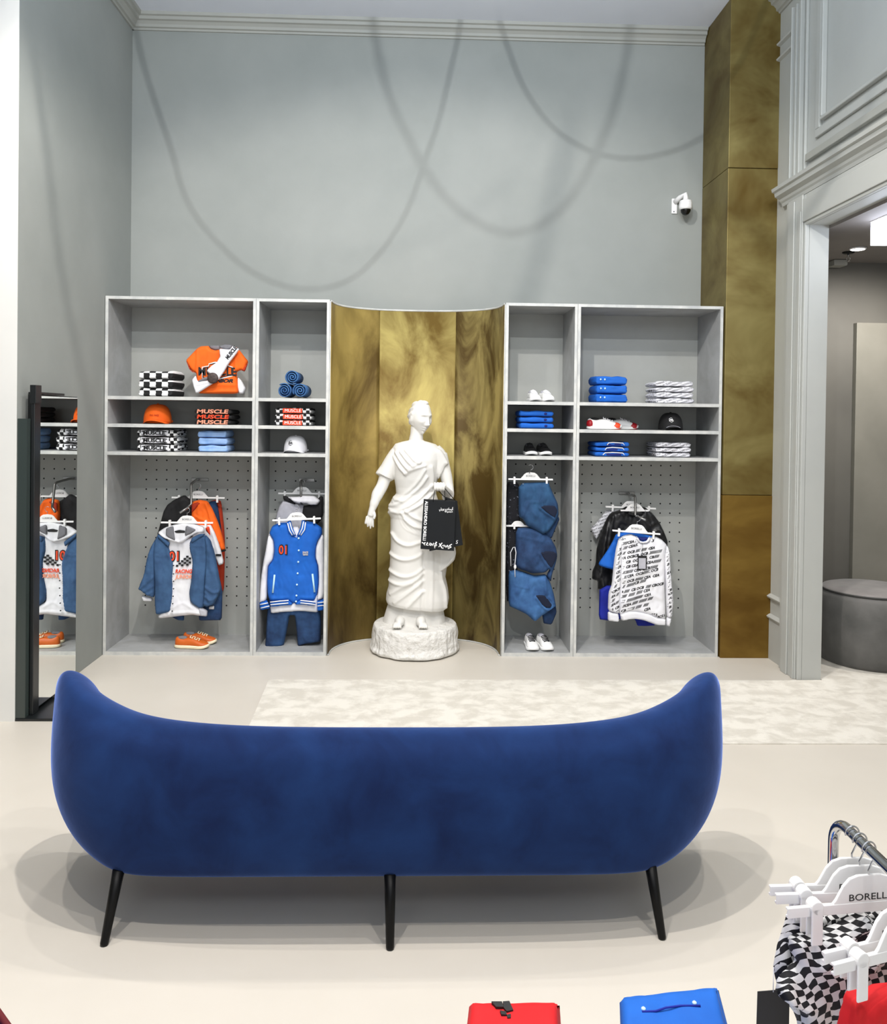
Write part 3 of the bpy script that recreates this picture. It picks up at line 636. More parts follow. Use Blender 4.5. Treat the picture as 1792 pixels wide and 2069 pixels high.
for pts in ([(690, 1285), (760, 1235), (860, 1190), (980, 1160)], [(740, 1205), (830, 1150), (900, 1110)], [(690, 920), (760, 1000), (830, 1090), (900, 1110)], [(980, 1230), (900, 1370), (800, 1500), (640, 1640), (500, 1720)],
            [(1010, 1340), (920, 1480), (790, 1600), (610, 1740), (440, 1790)], [(1080, 1470), (970, 1600), (820, 1730), (600, 1850), (425, 1905)], [(1130, 1560), (1000, 1690), (860, 1790), (700, 1870)],
            [(700, 1860), (800, 1950), (950, 2010)], [(640, 1900), (700, 2010), (800, 2090), (930, 2120)], [(1085, 1180), (1110, 1350), (1080, 1540)], [(460, 1640), (540, 1680), (640, 1700)], [(430, 1840), (560, 1900), (640, 1880)]): fz(Z6, pts, .011, .011)
for pts in ([(480, 1090), (520, 1145), (600, 1175), (690, 1140)], [(462, 1240), (540, 1275), (620, 1270), (700, 1230)], [(462, 1365), (560, 1402), (640, 1385), (706, 1335)], [(458, 1440), (540, 1462), (640, 1430), (706, 1370)],
            [(500, 1590), (600, 1510), (706, 1425)], [(590, 1620), (650, 1550), (706, 1500)], [(470, 1530), (560, 1470), (620, 1440)]): fz(ZS, pts, .012, .012)
fz(ZS, [(712, 1215), (708, 1400), (700, 1650)], -.012, .014); fz(ZS, [(770, 1220), (775, 1400), (765, 1650)], .006, .012)
fz(ZS, [(835, 1370), (838, 1430), (868, 1500), (872, 1640)], .014, .009)
for q_ in range(6): fz(ZS, [(530+q_*12, 960+q_*4), (560+q_*30, 1040), (640+q_*20, 1080+q_*6)], .002, .006)
# dense rings
ys = np.arange(398, 1612, 4.5); T_ = np.array(tab, float)
rings = []
for Yp in ys:
    xl, xr, dp = (np.interp(Yp, T_[:, 0], T_[:, k]) for k in (1, 2, 3))
    L_, R_ = sp(xl, Yp), sp(xr, Yp); c0 = (L_+R_)/2; hw = (R_.x-L_.x)/2; r = []
    for k in range(NT):
        a = 2*PI*k/NT; ca, sa = math.cos(a), math.sin(a); e = 0.85
        x = c0.x+hw*math.copysign(abs(ca)**e, ca); y = SY+dp*math.copysign(abs(sa)**e, sa); z = c0.z
        if Yp > 1450: z -= (x-c0.x)*0.11*(Yp-1450)/160
        r.append([x, y, z])
    rings.append(r)
A = np.array(rings); flat = A.reshape(-1, 3); cen = np.repeat(A.mean(1), NT, 0)
frontw = np.clip((SY+0.03-flat[:, 1])/0.06, 0, 1); dsp = np.zeros(len(flat))
pt2 = flat[:, [0, 2]]
for poly, h, w_ in folds: dsp += h*np.exp(-(segdist(pt2, poly)/w_)**2)
dsp = np.minimum(dsp, .018)*frontw
bk = (1-frontw)*0.006*np.sin(np.arctan2(flat[:, 1]-cen[:, 1], flat[:, 0]-cen[:, 0])*26)
dirn = flat-cen; dirn[:, 2] = 0; dirn /= (np.linalg.norm(dirn, axis=1)[:, None]+1e-9); dirn[:, 1] *= 1.0
flat = flat+dirn*(dsp+bk)[:, None]; A = flat.reshape(A.shape)
loft(RAW, [[tuple(p) for p in r] for r in A])
# inner robe and feet below the hem
rg = []
for Yp, xl, xr, dp in ((1570, 460, 850, .12), (1620, 442, 855, .125), (1660, 430, 860, .13), (1700, 418, 868, .135), (1735, 410, 872, .14)):
    L_, R_ = sp(xl, Yp), sp(xr, Yp); rg.append([((L_.x+R_.x)/2+(R_.x-L_.x)/2*math.cos(a), SY+.02+dp*math.sin(a)*(1+.05*math.sin(a*9)), L_.z) for a in [2*PI*k/60 for k in range(60)]])
loft(RAW, rg)
for x0, y0, dx in ((535, 1700, -.015), (690, 1708, .015)):
    p = sp(x0, y0, -.13); ell(RAW, (p.x, p.y, .225), (.034, .07, .032)); ell(RAW, (p.x+dx, p.y-.05, .212), (.032, .035, .018))
    for k in range(4): ell(RAW, (p.x+dx-.022+k*.015, p.y-.078, .208), (.008, .018, .012))
# cascade of drapery on the right of the skirt
def addmesh(o):
    RAW.from_mesh(o.data); me = o.data; bpy.data.objects.remove(o); bpy.data.meshes.remove(me)
addmesh(puff('x', pl(ZS, [(770, 1180), (945, 1180), (950, 1230), (940, 1280), (895, 1325), (842, 1365), (800, 1370)], SY-.12), SY-.10, mPLASTER, None, .02, .03, .03, [(pl(ZS, [(945, 1240), (890, 1310), (835, 1370)], SY-.12), .01, .01)], .006, .002))
# sleeves
def limb(pts, rad, n=28, flat_=1.0):
    vs = [Vector(p) for p in pts]; out, rr = [], []
    for i in range(len(vs)-1):
        p0, p1, p2, p3 = vs[max(i-1, 0)], vs[i], vs[i+1], vs[min(i+2, len(vs)-1)]
        for s in range(6):
            u = s/6; out.append(0.5*((2*p1)+(p2-p0)*u+(2*p0-5*p1+4*p2-p3)*u*u+(3*p1-p0-3*p2+p3)*u**3)); rr.append(rad[i]+(rad[i+1]-rad[i])*(u*u*(3-2*u)))
    out.append(vs[-1]); rr.append(rad[-1]); tube(RAW, out, rr, n)
limb([sp(545, 468), sp(512, 510), sp(470, 580), sp(430, 660)], [.05, .056, .058, .062])
limb([sp(790, 470), sp(822, 505), sp(842, 560, -.01), sp(846, 600, -.02)], [.048, .05, .048, .042])
addmesh(puff('x', pl(ZS, [(780, 440), (845, 470), (899, 568), (872, 592), (850, 640), (818, 690), (800, 640), (780, 560)], SY-.06), SY-.045, mPLASTER, None, .03, .05, .03, [(pl(ZS, [(895, 572), (865, 600), (822, 685)], SY-.06), .008, .006)], .006, .001))
addmesh(puff('x', pl(ZS, [(500, 430), (470, 470), (420, 550), (358, 635), (362, 648), (470, 700), (486, 692), (500, 600), (520, 520)], SY), SY, mPLASTER, None, .045, .055, .035, [(pl(ZS, [(500, 520), (470, 600), (440, 670)], SY), .005, .008), (pl(ZS, [(455, 520), (420, 600), (390, 650)], SY), .004, .007)], .006, .001))
# neck
limb([sp(652, 440, .0), sp(655, 400, -.002), sp(660, 350, -.004), sp(665, 300, -.004)], [.075, .049, .044, .046])
limb([sp(610, 455), sp(655, 430, -.01), sp(705, 452)], [.045, .05, .045])
# left arm (viewer's left), hanging
limb([sp(490, 520), sp(440, 640, -.0), sp(408, 730, -.01), sp(375, 790, -.03), sp(352, 850, -.05), sp(338, 895, -.06)], [.045, .043, .040, .040, .031, .024])
def hand(w, palm_end, fingers, thumb, pr=.022):
    limb([w, (Vector(w)+Vector(palm_end))/2, palm_end], [.0235, .022, .0195])
    for f in fingers: limb(f, [.0085, .0076, .0055][:len(f)])
    limb(thumb, [.011, .0095, .0075])
W, Pm = sp(338, 890, -.06), sp(318, 955, -.075)
fs = []
for k, (ex, ey) in enumerate(((284, 1008), (301, 1034), (321, 1046), (341, 1036))):
    b = sp(297+k*15, 955, -.075+k*.005-.004); m_ = sp((297+k*15)*.4+ex*.6-3, 1000, -.088+k*.004); e_ = sp(ex, ey, -.083+k*.004); fs.append([b, m_, e_])
hand(W, Pm, fs, [sp(345, 925, -.07), sp(352, 950, -.09), sp(345, 975, -.095)])
# right arm (viewer's right): elbow back at the side, forearm forward, fist holding the bag handles
limb([sp(835, 500), sp(870, 640, -.01), sp(890, 735, -.02), sp(893, 800, -.05), sp(880, 815, -.09)], [.046, .042, .037, .038, .034])
limb([sp(893, 800, -.05), sp(875, 775, -.12), sp(853, 748, -.19), sp(838, 738, -.215)], [.037, .032, .024, .024])
FC = sp(826, 738, -.235)
ell(RAW, FC, (.031, .026, .026))
for k in range(4):
    xx = FC.x-.029+k*.019
    limb([(xx, FC.y+.008, FC.z+.022), (xx, FC.y-.024, FC.z+.014), (xx, FC.y-.028, FC.z-.012), (xx, FC.y-.006, FC.z-.026)], [.0085, .0082, .008, .007])
limb([(FC.x+.03, FC.y+.004, FC.z+.018), (FC.x+.036, FC.y-.018, FC.z+.008), (FC.x+.02, FC.y-.034, FC.z+.002)], [.0105, .0095, .0075])
# head
HC = sp(686, 238, -.012)
def headmesh():
    b = BM(); bmesh.ops.create_uvsphere(b, u_segments=120, v_segments=90, radius=1)
    def g(x, z, x0, z0, sx, sz): return math.exp(-((x-x0)/sx)**2-((z-z0)/sz)**2)
    for v in b.verts:
        ux, uy, uz = v.co
        x, y, z = ux*.071, uy*.09, uz*.114
        if z < 0:  # jaw
            k = -uz; x *= 1-.40*k**1.6; y = y*(1-.15*k) if uy < 0 else y*(1-.62*k**.8)
            if uy < 0: y -= .004*k
        front = max(0, -uy)
        if uy < .2:
            ax = abs(x); fr = min(1, max(0, (.2-uy)/.5)); pr = 0
            pr += .026*g(ax, z, 0, -.026, .0095, .011)+.015*g(ax, z, 0, -.006, .0075, .018)+.008*g(ax, z, .011, -.031, .007, .006)
            pr += .006*g(ax, z, .022, .038, .022, .008)
            pr -= .014*g(ax, z, .030, .017, .014, .011); pr += .0065*g(ax, z, .031, .014, .0095, .007)
            pr += .007*g(ax, z, .042, -.015, .018, .016)
            pr += .010*g(ax, z, 0, -.0525, .018, .0045)+.010*g(ax, z, 0, -.066, .015, .0055)-.006*g(ax, z, 0, -.0592, .022, .0028)-.004*g(ax, z, 0, -.076, .015, .004)
            pr += .012*g(ax, z, 0, -.094, .018, .013)
            y -= pr*fr
        # hair: swept waves behind the hairline
        hl = (z-.072) if uy < 0 else (z+.05*uy+.02-.0)
        ang = uy*1.0+.55 if uy < .25 else 1
        s_ = max(hl*18, (uy-(-.15))*3.0) if z > -.05 else -1
        if s_ > 0:
            m_ = min(1, s_); w_ = .009*m_*(1+.45*math.sin(uz*16+math.atan2(ux, uy+.3)*7)); x *= 1+w_/.071; y *= 1+w_/.09; z *= 1+w_/.114
        v.co = (x, y, z)
    ell(b, (.0, .06, .075), (.035, .04, .035)); ell(b, (0, .085, .02), (.04, .035, .035))
    for sx in (-1, 1): ell(b, (sx*.070, .008, -.004), (.008, .014, .027))
    ell(b, (0, -.02, .112), (.028, .03, .016))
    m = Matrix.Translation(HC) @ Matrix.Rotation(math.radians(36), 4, 'Z') @ Matrix.Rotation(math.radians(10), 4, 'X') @ Matrix.Rotation(math.radians(3), 4, 'Y')
    b.transform(m); me = bpy.data.meshes.new('h'); b.to_mesh(me); b.free(); return me
me = headmesh(); RAW.from_mesh(me); bpy.data.meshes.remove(me)
o = obj('statue_body', RAW, mPLASTER, t, True)
r = o.modifiers.new('r', 'REMESH'); r.mode = 'VOXEL'; r.voxel_size = 0.0036; r.use_smooth_shade = True
sm = o.modifiers.new('sm', 'SMOOTH'); sm.factor = 0.4; sm.iterations = 1
# plinth
bm = BM(); seg = 160; rg = []
for z, r_ in ((0, .290), (.012, .304), (.03, .303), (.045, .292), (.07, .288), (.1, .287), (.14, .286), (.165, .286), (.18, .282), (.19, .27)):
    ring = []
    for k in range(seg):
        a = 2*PI*k/seg; n1 = noise.noise(Vector((math.cos(a)*5, math.sin(a)*5, z*30)))
        n2 = abs(noise.noise(Vector((math.cos(a)*9+z*25, math.sin(a)*9, z*22))))
        rr = r_+(n1*.007 if z < .17 else n1*.002)+(n2*.022 if .02 < z < .16 else 0)+(.006*n1 if z < .04 else 0); ring.append((rr*math.cos(a)+.005, SY+rr*math.sin(a), z))
    rg.append(ring)
loft(bm, rg); o = obj('plinth', bm, mROUGHPL, t, True, label='rough round plaster plinth')
s = o.modifiers.new('s', 'SUBSURF'); s.levels = 1; s.render_levels = 2

# ================================================================== shopping bags in the statue's hand
mBAG = M('black_card', '15181b', '121416', scale=3, rough=0.5, spec=0.25)
BY = FC.y
def bag(label, pts, y0, y1, holes, arabic=True):
    q = pl(ZK, pts, y0); cx = sum(p[0] for p in q)/4; cz = max(p[1] for p in q)
    t = thing('shopping_bag', label, 'bag', (cx, y0, min(p[1] for p in q)), 'black shopping bags hung from the statue\'s hand')
    bm = BM(); (ax, az), (bx, bz), (gx, gz), (hx, hz) = q  # tl, tr, br, bl
    ins = .006
    def ring(e): return [(ax+e, az), (bx-e, bz), (gx-e, gz), (hx+e, hz)]
    loft(bm, [[(x, y0, z) for x, z in ring(0)], [(x, (y0+y1)/2, z) for x, z in ring(ins)], [(x, y1, z) for x, z in ring(0)]])
    obj('bag_body', bm, mBAG, t, bevel=.001)
    # rope handles looped over the fist
    for yy in (y0-.001, y1+.001):
        bm = BM(); p0, p1 = P(*ZK(*holes[0]), yy), P(*ZK(*holes[1]), yy)
        tube(bm, [p0+Vector((0, 0, -.012)), p0, (FC.x-.028, BY, FC.z-.006), (FC.x-.015, BY, FC.z-.002), (FC.x+.02, BY, FC.z-.002), (FC.x+.032, BY, FC.z-.006), p1, p1+Vector((0, 0, -.012))], .0024, 8); obj('rope_handle', bm, mBLACK, t, True)
    return t, q
t2, q2 = bag('black shopping bag hanging behind the front one, tilted out to the right', [(735, 545), (1020, 640), (1160, 1720), (330, 1870)], BY+.012, BY+.05, [(760, 590), (980, 640)])
p = P(*ZK(1010, 1650), BY+.012); text('S', .034, mWPRINT, t2, (p.x, BY+.0112, p.z), up=(0.2, 0, 1), ext=.0003)
t1, q1 = bag('black shopping bag at the front with white lettering down its left edge', [(195, 600), (985, 640), (940, 1865), (115, 1815)], BY-.045, BY-.002, [(430, 610), (720, 585)])
yy = BY-.0455
a_, b_ = P(*ZK(262, 640), yy), P(*ZK(205, 1610), yy); mid = (a_+b_)/2
text('ALESSANDRO BORELLI', .027, mWPRINT, t1, (mid.x, yy, mid.z), xdir=(b_-a_), up=Vector((1, 0, 0.05)), ext=.0003, bold=.0006, fit=(b_-a_).length)
p = P(*ZK(745, 835), yy); text('\uFEF2\uFEE0\uFEF3\uFEAD\uFEEE\uFE91 \uFEED\uFEAD\uFEAA\uFEE7\uFE8E\uFEB4\uFEF4\uFEDF\uFE83', .022, mWPRINT, t1, (p.x, yy, p.z), ext=.0003, fit=.092, bold=.0004)
p = P(*ZK(810, 895), yy); text('\uFEEA\uFECB\uFEEE\uFEE4\uFEA0\uFEE3', .016, mWPRINT, t1, (p.x, yy, p.z), ext=.0003, fit=.052, bold=.0004)
# brush-script line along the bottom
def strokes(lines, fr, Y, r, parent, mat, name='brush_lettering'):
    bm = BM()
    for ln in lines: tube(bm, [P(*fr(x, y), Y) for x, y in ln], r, 6)
    for v in bm.verts: v.co.y = Y+(v.co.y-Y)*0.15
    return obj(name, bm, mat, parent, True)
strokes([[(150, 1655), (200, 1680), (225, 1730), (200, 1700), (235, 1650)], [(260, 1690), (300, 1680), (290, 1650), (255, 1720), (310, 1725)], [(330, 1725), (350, 1670), (390, 1690), (360, 1735), (345, 1700)],
         [(390, 1680), (400, 1740), (440, 1670), (450, 1740)], [(520, 1650), (470, 1690), (520, 1720), (460, 1740), (470, 1800)], [(500, 1640), (490, 1760)],
         [(580, 1680), (640, 1790), (680, 1800)], [(650, 1665), (600, 1730), (560, 1770)], [(650, 1740), (700, 1720), (690, 1770), (720, 1730), (740, 1780), (770, 1730)],
         [(780, 1720), (790, 1780), (830, 1730), (840, 1780)], [(890, 1700), (840, 1720), (870, 1770), (790, 1810)]], ZK, yy, .0035, t1, mWPRINT)

# ================================================================== builders for the goods
def at(fr, x, y, Y): return P(*fr(x, y), Y)
def hanger(label, fr, c, Y, wpx=None, width=None, yaw=0, group=None, hook=True, roll=0, txt=True, sc=1.0, clipw=.013, clips=(-.36, .36)):
    """white plastic clip hanger; c = traced middle of its bar"""
    p = at(fr, *c, Y); w_ = width; R_ = Matrix.Translation(p) @ Matrix.Rotation(yaw, 4, 'Z') @ Matrix.Rotation(roll, 4, 'Y')
    t = thing('clip_hanger', label, 'hanger', p, group)
    def put(nm, bm, mat, par=t, sm=False, bev=0):
        bm.transform(R_); return obj(nm, bm, mat, par, sm, bev)
    bm = BM(); prism(bm, [(x*sc, z*sc) for x, z in ((-.075, -.004), (-.06, .012), (-.042, .034), (-.028, .043), (0, .046), (.028, .043), (.042, .034), (.06, .012), (.075, -.004))], 'y', -.0035, .0035)
    put('hanger_body', bm, mWPLAST, bev=.002)
    bm = BM(); box(bm, -w_/2, w_/2, -.004, .004, -.006, .004); box(bm, -w_/2, w_/2, -.008, -.004, -.007, -.004); put('bar', bm, mWPLAST, bev=.0015)
    for s in clips:
        bm = BM(); box(bm, s*w_-clipw/2, s*w_+clipw/2, -.0085, .0085, -.034*sc, .008); lathe(bm, (s*w_, 0, .008), [(clipw*.62, -.009), (clipw*.62, .009)], 16, 'y'); put('clip', bm, mWPLAST, bev=.0015)
    if hook:
        bm = BM(); pts = [(0, 0, .044*sc), (0, 0, .062*sc)]+[(.017*sc*math.sin(a)-.0*sc, 0, (.08-.017*math.cos(a))*sc) for a in [-.2+.35*k for k in range(0, 13)]]
        tube(bm, pts, .0016*sc, 8); put('wire_hook', bm, mCHROME, sm=True)
    if txt:
        d = Vector((math.cos(yaw)*math.cos(roll), math.sin(yaw)*math.cos(roll), -math.sin(roll))); n = Vector((math.sin(yaw), -math.cos(yaw), 0)); o_ = p+Vector((0, 0, .020*sc))+n*.0042
        text('BORELLI', .0165*sc, mPRINT, t, o_, xdir=d, up=Vector((0, 0, 1))+0*d, ext=.0002, fit=.062*sc)
    return t
def folded_bm(x0, x1, y0, y1, z0, z1, seed=0, n=26, m=34, amp=.004, groove=.006):
    bm = BM(); rings = []
    cy, cz, hy, hz = (y0+y1)/2, (z0+z1)/2, (y1-y0)/2, (z1-z0)/2
    for i in range(n+1):
        u = i/n; e = min(u, 1-u)*2; k = (1-(1-min(1, e/.07))**3)**.5 if e < .07 else 1; x = x0+(x1-x0)*u; ring = []
        for j in range(m):
            a = 2*PI*j/m; ca, sa = math.cos(a), math.sin(a)
            yy = math.copysign(abs(ca)**.25, ca); zz = math.copysign(abs(sa)**.45, sa)
            nn = noise.noise(Vector((x*16+seed*5, yy*2, zz*1.6+seed*3)))
            y = cy+hy*yy*(.93+.07*k); z = cz+hz*zz*(.55+.45*k)
            if ca < 0: y -= nn*amp*1.2; y += groove*math.exp(-(zz/.22)**2)
            z += nn*amp*.8*(1 if zz > 0 else 0); z += .0022*math.sin(x*46+seed*5)*(1 if zz > 0 else 0); x_ = x+(.004*noise.noise(Vector((seed*9, yy*3, zz)))); ring.append((x_, y, max(z, z0)))
        rings.append(ring)
    loft(bm, rings); return bm
def stack(nm, labels, cat, n, fr, xl, xr, yt, yb, Y, deep, mat, group, jit=.004, deco=None, amp=.004, groove=.006):
    """n folded garments one on another, each a thing of its own"""
    lo, hi, L_, R_ = at(fr, (xl+xr)/2, yb, Y), at(fr, (xl+xr)/2, yt, Y), at(fr, xl, yb, Y), at(fr, xr, yb, Y)
    base = SHELF(lo.z); h = (hi.z-base)/n
    for i in range(n):
        j = random.uniform(-jit, jit); x0, x1 = L_.x+j, R_.x+j+random.uniform(-jit, jit)
        z0, z1 = base+i*h+.0004, base+(i+1)*h-.0035
        t = thing(nm, labels[i] if isinstance(labels, (list, tuple)) else labels, cat, ((x0+x1)/2, Y+deep/2, z0), group)
        mm = mat[i] if isinstance(mat, (list, tuple)) else mat
        obj('folded_body', folded_bm(x0, x1, Y, Y+deep, z0, z1, seed=random.random()*9, amp=amp, groove=groove), mm, t, True)
        if deco: deco(t, i, x0, x1, z0, z1, Y)
def SHELF(z):
    s = [0.024, 1.341, 1.524, 1.706]; return min(s, key=lambda v: abs(v-z))
def pos(n): return ['bottom', 'middle', 'top'] if n == 3 else (['bottom', 'top'] if n == 2 else ['bottom', 'second from the bottom', 'second from the top', 'top'])
def shoe(label, loc, yaw, L_, mats, group=None, lace=True, wid=1.0, toecap=None, heelcap=None):
    """upper, sole, lining, laces; toe towards +x before turning by yaw"""
    mu, ms, mlin, mlace = mats; t = thing('sneaker', label, 'shoe', loc, group)
    R_ = Matrix.Translation(loc) @ Matrix.Rotation(yaw, 4, 'Z') @ Matrix.Diagonal((L_/.25, L_/.25*wid, L_/.25, 1))
    xs = [-.123, -.118, -.1, -.07, -.04, -.01, .02, .05, .08, .1, .115, .122]
    ws = [.012, .022, .031, .034, .033, .033, .037, .042, .042, .036, .026, .012]
    hs = [.05, .078, .082, .072, .07, .078, .072, .06, .05, .046, .04, .032]
    def put(nm, bm, mat, sub=1, lab=None):
        bm.transform(R_); o = obj(nm, bm, mat, t, True, label=lab)
        if sub: s = o.modifiers.new('s', 'SUBSURF'); s.levels = sub; s.render_levels = sub
        return o
    bm = BM(); rg = []
    for x, w_, h in zip(xs, ws, hs):
        rg.append([(x, w_*c, .018+(h-.018)*s) for c, s in ((1, 0), (1.0, .3), (.93, .6), (.7, .86), (.3, .98), (0, 1), (-.3, .98), (-.7, .86), (-.93, .6), (-1, .3), (-1, 0), (0, 0))])
    loft(bm, rg); put('upper', bm, mu)
    bm = BM(); rg = []
    ol = [(x, w_+.005) for x, w_ in zip(xs, ws)]; ol[0] = (-.128, .014); ol[-1] = (.128, .014); ring = ol+[(x, -w_) for x, w_ in reversed(ol)]
    for z, k in ((0, .96), (.004, 1), (.02, 1.0), (.026, .98)): rg.append([(x*(1 if k == 1 else .99), y*k, z+max(0, x-.07)**2*3.5) for x, y in ring])
    loft(bm, rg); put('sole', bm, ms, 1)
    bm = BM(); ell(bm, (-.072, 0, .071), (.036, .022, .014)); put('lining', bm, mlin, 0)
    if lace:
        bm = BM(); pts = []
        for k in range(5):
            x = -.008+k*.016; z = .0855-k*.0052; s = 1 if k % 2 else -1; pts += [(x, -s*.02, z-.006), (x, 0, z+.002), (x, s*.02, z-.006)]
        tube(bm, pts, .0034, 6); put('lace', bm, mlace, 0)
    if toecap:
        bm = BM(); ell(bm, (.082, .0, .02), (.041, .0475, .032)); put('toe_cap', bm, toecap, 0)
    if heelcap:
        bm = BM(); ell(bm, (-.1, .0, .038), (.0285, .0375, .037)); put('heel_cap', bm, heelcap, 0)
    return t
def cap(label, loc, yaw, mat, mbrim, logo=None, sc=1.0, btn=None):
    t = thing('baseball_cap', label, 'cap', loc)
    R_ = Matrix.Translation(loc) @ Matrix.Rotation(yaw, 4, 'Z') @ Matrix.Scale(sc, 4)
    def put(nm, bm, m_, sm=True): bm.transform(R_); return obj(nm, bm, m_, t, sm)
    bm = BM(); rg = []
    for i in range(15):
        a = (PI/2)*i/14; z = .112*math.sin(a)**.9; k = max(.002, math.cos(a)**.62)
        rg.append([((.078+.002*abs(math.sin(3*b)))*k*math.cos(b), (.09+.002*abs(math.sin(3*b)))*k*math.sin(b)+.004*(1-k), z+.004) for b in [2*PI*j/48 for j in range(48)]])
    loft(bm, rg); put('crown', bm, mat)
    bm = BM(); N1, N2 = 24, 6; top = []; bot = []
    for i in range(N1+1):
        b = -PI/2+(-1.15+2.3*i/N1); ra, rb = [], []
        for j in range(N2+1):
            s = j/N2; x = .078*math.cos(b)*(1+.05*s); y = .088*math.sin(b)-.062*s*math.cos((b+PI/2)*1.25)
            z = .026-.026*(abs(x)/.075)**2*1.0-.006*s; ra.append(bm.verts.new((x, y, max(z, .002)+.002))); rb.append(bm.verts.new((x, y, max(z, .002)-.0015)))
        top.append(ra); bot.append(rb)
    for g, fl in ((top, 0), (bot, 1)):
        for i in range(N1):
            for j in range(N2): bm.faces.new((g[i][j], g[i+1][j], g[i+1][j+1], g[i][j+1]))
    for i in range(N1):
        for j in (0, N2): bm.faces.new((top[i][j], top[i+1][j], bot[i+1][j], bot[i][j]))
    for j in range(N2):
        for i in (0, N1): bm.faces.new((top[i][j], top[i][j+1], bot[i][j+1], bot[i][j]))
    put('brim', bm, mbrim)
    bm = BM(); ell(bm, (0, .004, .117), (.007, .007, .004)); put('button', bm, btn or mat)
    bm = BM(); box(bm, .05, .074, .062, .07, .008, .02); put('back_strap', bm, mbrim, False)
    if logo: logo(t, R_)
    return t
def faceout(label, fr, plate, arm, group='steel garment rails fixed to the pegboards'):
    (x0, y0), (x1, y1) = plate; a, b = at(fr, x0, y0, 5.85), at(fr, x1, y1, 5.85)
    t = thing('garment_rail', label, 'rail', ((a.x+b.x)/2, 5.857, b.z), group)
    bm = BM(); box(bm, a.x, b.x, 5.847, 5.856, b.z, a.z); obj('mounting_plate', bm, mSTEEL, t, bevel=.002)
    bm = BM(); pts = [at(fr, x, y, Y) for x, y, Y in arm]; tube(bm, pts, .0085, 12); obj('arm', bm, mSTEEL, t, True)
def dots(bm, fr, pts, Y, r, d=.003):
    for x, y in pts:
        p = at(fr, x, y, Y); lathe(bm, p, [(r, d), (r, 0), (r*.6, -d)], 12, 'y')

# ================================================================== left wide cabinet: shelves
YS = 5.475
stack('folded_knit_trousers', ['black and white checked folded garment, %s of the stack on the top left shelf' % s for s in pos(3)], 'clothes', 3, ZA, 300, 560, 628, 803, YS, .28, mCHK, 'checked folded garments', amp=.006)
# orange T-shirt standing with a white garment slung over it
OY = 5.56
t = thing('orange_tshirt', 'small orange T-shirt with black badge print standing on the top left shelf', 'T-shirt', (at(ZO, 900, 1310, OY).x, OY, 1.707))
o1 = puff('shirt_body', pl(ZO, [(500, 120), (700, 108), (745, 185), (860, 225), (960, 205), (1050, 140), (1380, 130), (1480, 230), (1600, 385), (1690, 495), (1600, 745), (1510, 715), (1400, 755), (1425, 1000), (1440, 1290), (1350, 1306), (900, 1306), (430, 1300), (405, 1000), (392, 795), (330, 765), (240, 680), (130, 470), (260, 330), (400, 185)], OY), OY, mORANGE, t, .024, .04, .02,
          [(pl(ZO, [(430, 200), (440, 500), (410, 780)], OY), .008, .006), (pl(ZO, [(1390, 260), (1380, 500), (1410, 760)], OY), .007, .006), (pl(ZO, [(430, 1220), (800, 1080), (1400, 1090)], OY), .006, .01), (pl(ZO, [(430, 1290), (900, 1240), (1400, 1250)], OY), .006, .006)], .007, .002)
puff('inner_neck', pl(ZO, [(690, 100), (980, 95), (985, 215), (870, 222), (760, 190)], OY+.02), OY+.02, mGREYC, t, .012, .012, .01, res=.006, amp=0, label='dark grey inside of the neck')
for a, nm in (([(130, 470), (250, 690), (335, 775), (300, 770), (215, 690)], 'sleeve_lining'), ([(1695, 500), (1605, 755), (1515, 720), (1600, 620)], 'sleeve_lining')): puff(nm, pl(ZO, a, OY-.02), OY-.02, mDKORANGE, t, .008, .02, .006, res=.006, amp=0)
fy = OY-.0255
def stroke2(lines, fr, Y, r, par, mat, nm, closed=False):
    for ln in lines:
        bm = BM(); tube(bm, [at(fr, x, y, Y) for x, y in ln], r, 6)
        for v in bm.verts: v.co.y = Y+(v.co.y-Y)*.3
        obj(nm, bm, mat, par, True)
stroke2([[(540, 920), (540, 640), (700, 610), (705, 560), (860, 520), (1180, 560), (1190, 610), (1290, 640), (1290, 860), (980, 930), (540, 920)]], ZO, fy, .0042, o1, mWPRINT, 'badge_outline')
stroke2([[(560, 900), (560, 665), (720, 630), (730, 575), (860, 545), (1160, 580), (1170, 630), (1265, 655), (1265, 835), (980, 905), (560, 900)]], ZO, fy-.0012, .0028, o1, mPRINT, 'badge_frame')
p = at(ZO, 915, 760, fy-.001); text('MUSCLE', .075, mPRINT, o1, p, fit=.255, bold=.0025, ext=.001)
p = at(ZO, 1000, 985, fy-.001); text('JUNIOR', .032, mPRINT, o1, p, fit=.17, bold=.0018, ext=.001, shear=.3)
t = thing('white_joggers', 'white garment with black lettering draped diagonally across the orange T-shirt', 'clothes', (at(ZO, 900, 1310, OY).x, OY-.06, 1.707))
WY = OY-.062
o2 = puff('draped_body', pl(ZO, [(960, 175), (1225, 205), (1300, 105), (1470, 190), (1390, 310), (1190, 570), (1080, 765), (935, 970), (700, 1120), (450, 1280), (380, 1290), (330, 1160), (278, 960), (375, 845), (430, 1000), (690, 965), (780, 850), (640, 735), (780, 600), (900, 520), (985, 370)], WY), WY, mWHITEC, t, .014, .02, .012,
          [(pl(ZO, [(1000, 300), (1080, 420), (900, 600)], WY), .005, .006), (pl(ZO, [(430, 1080), (600, 1040), (720, 1010)], WY), .006, .006), (pl(ZO, [(880, 620), (950, 700), (900, 850)], WY), .004, .006)], .006, .002)
puff('waistband', pl(ZO, [(970, 110), (1120, 70), (1290, 90), (1250, 185), (1170, 215), (975, 165)], WY+.012), WY+.012, mGREYC, t, .012, .02, .01, res=.006, amp=.001, label='grey waistband')
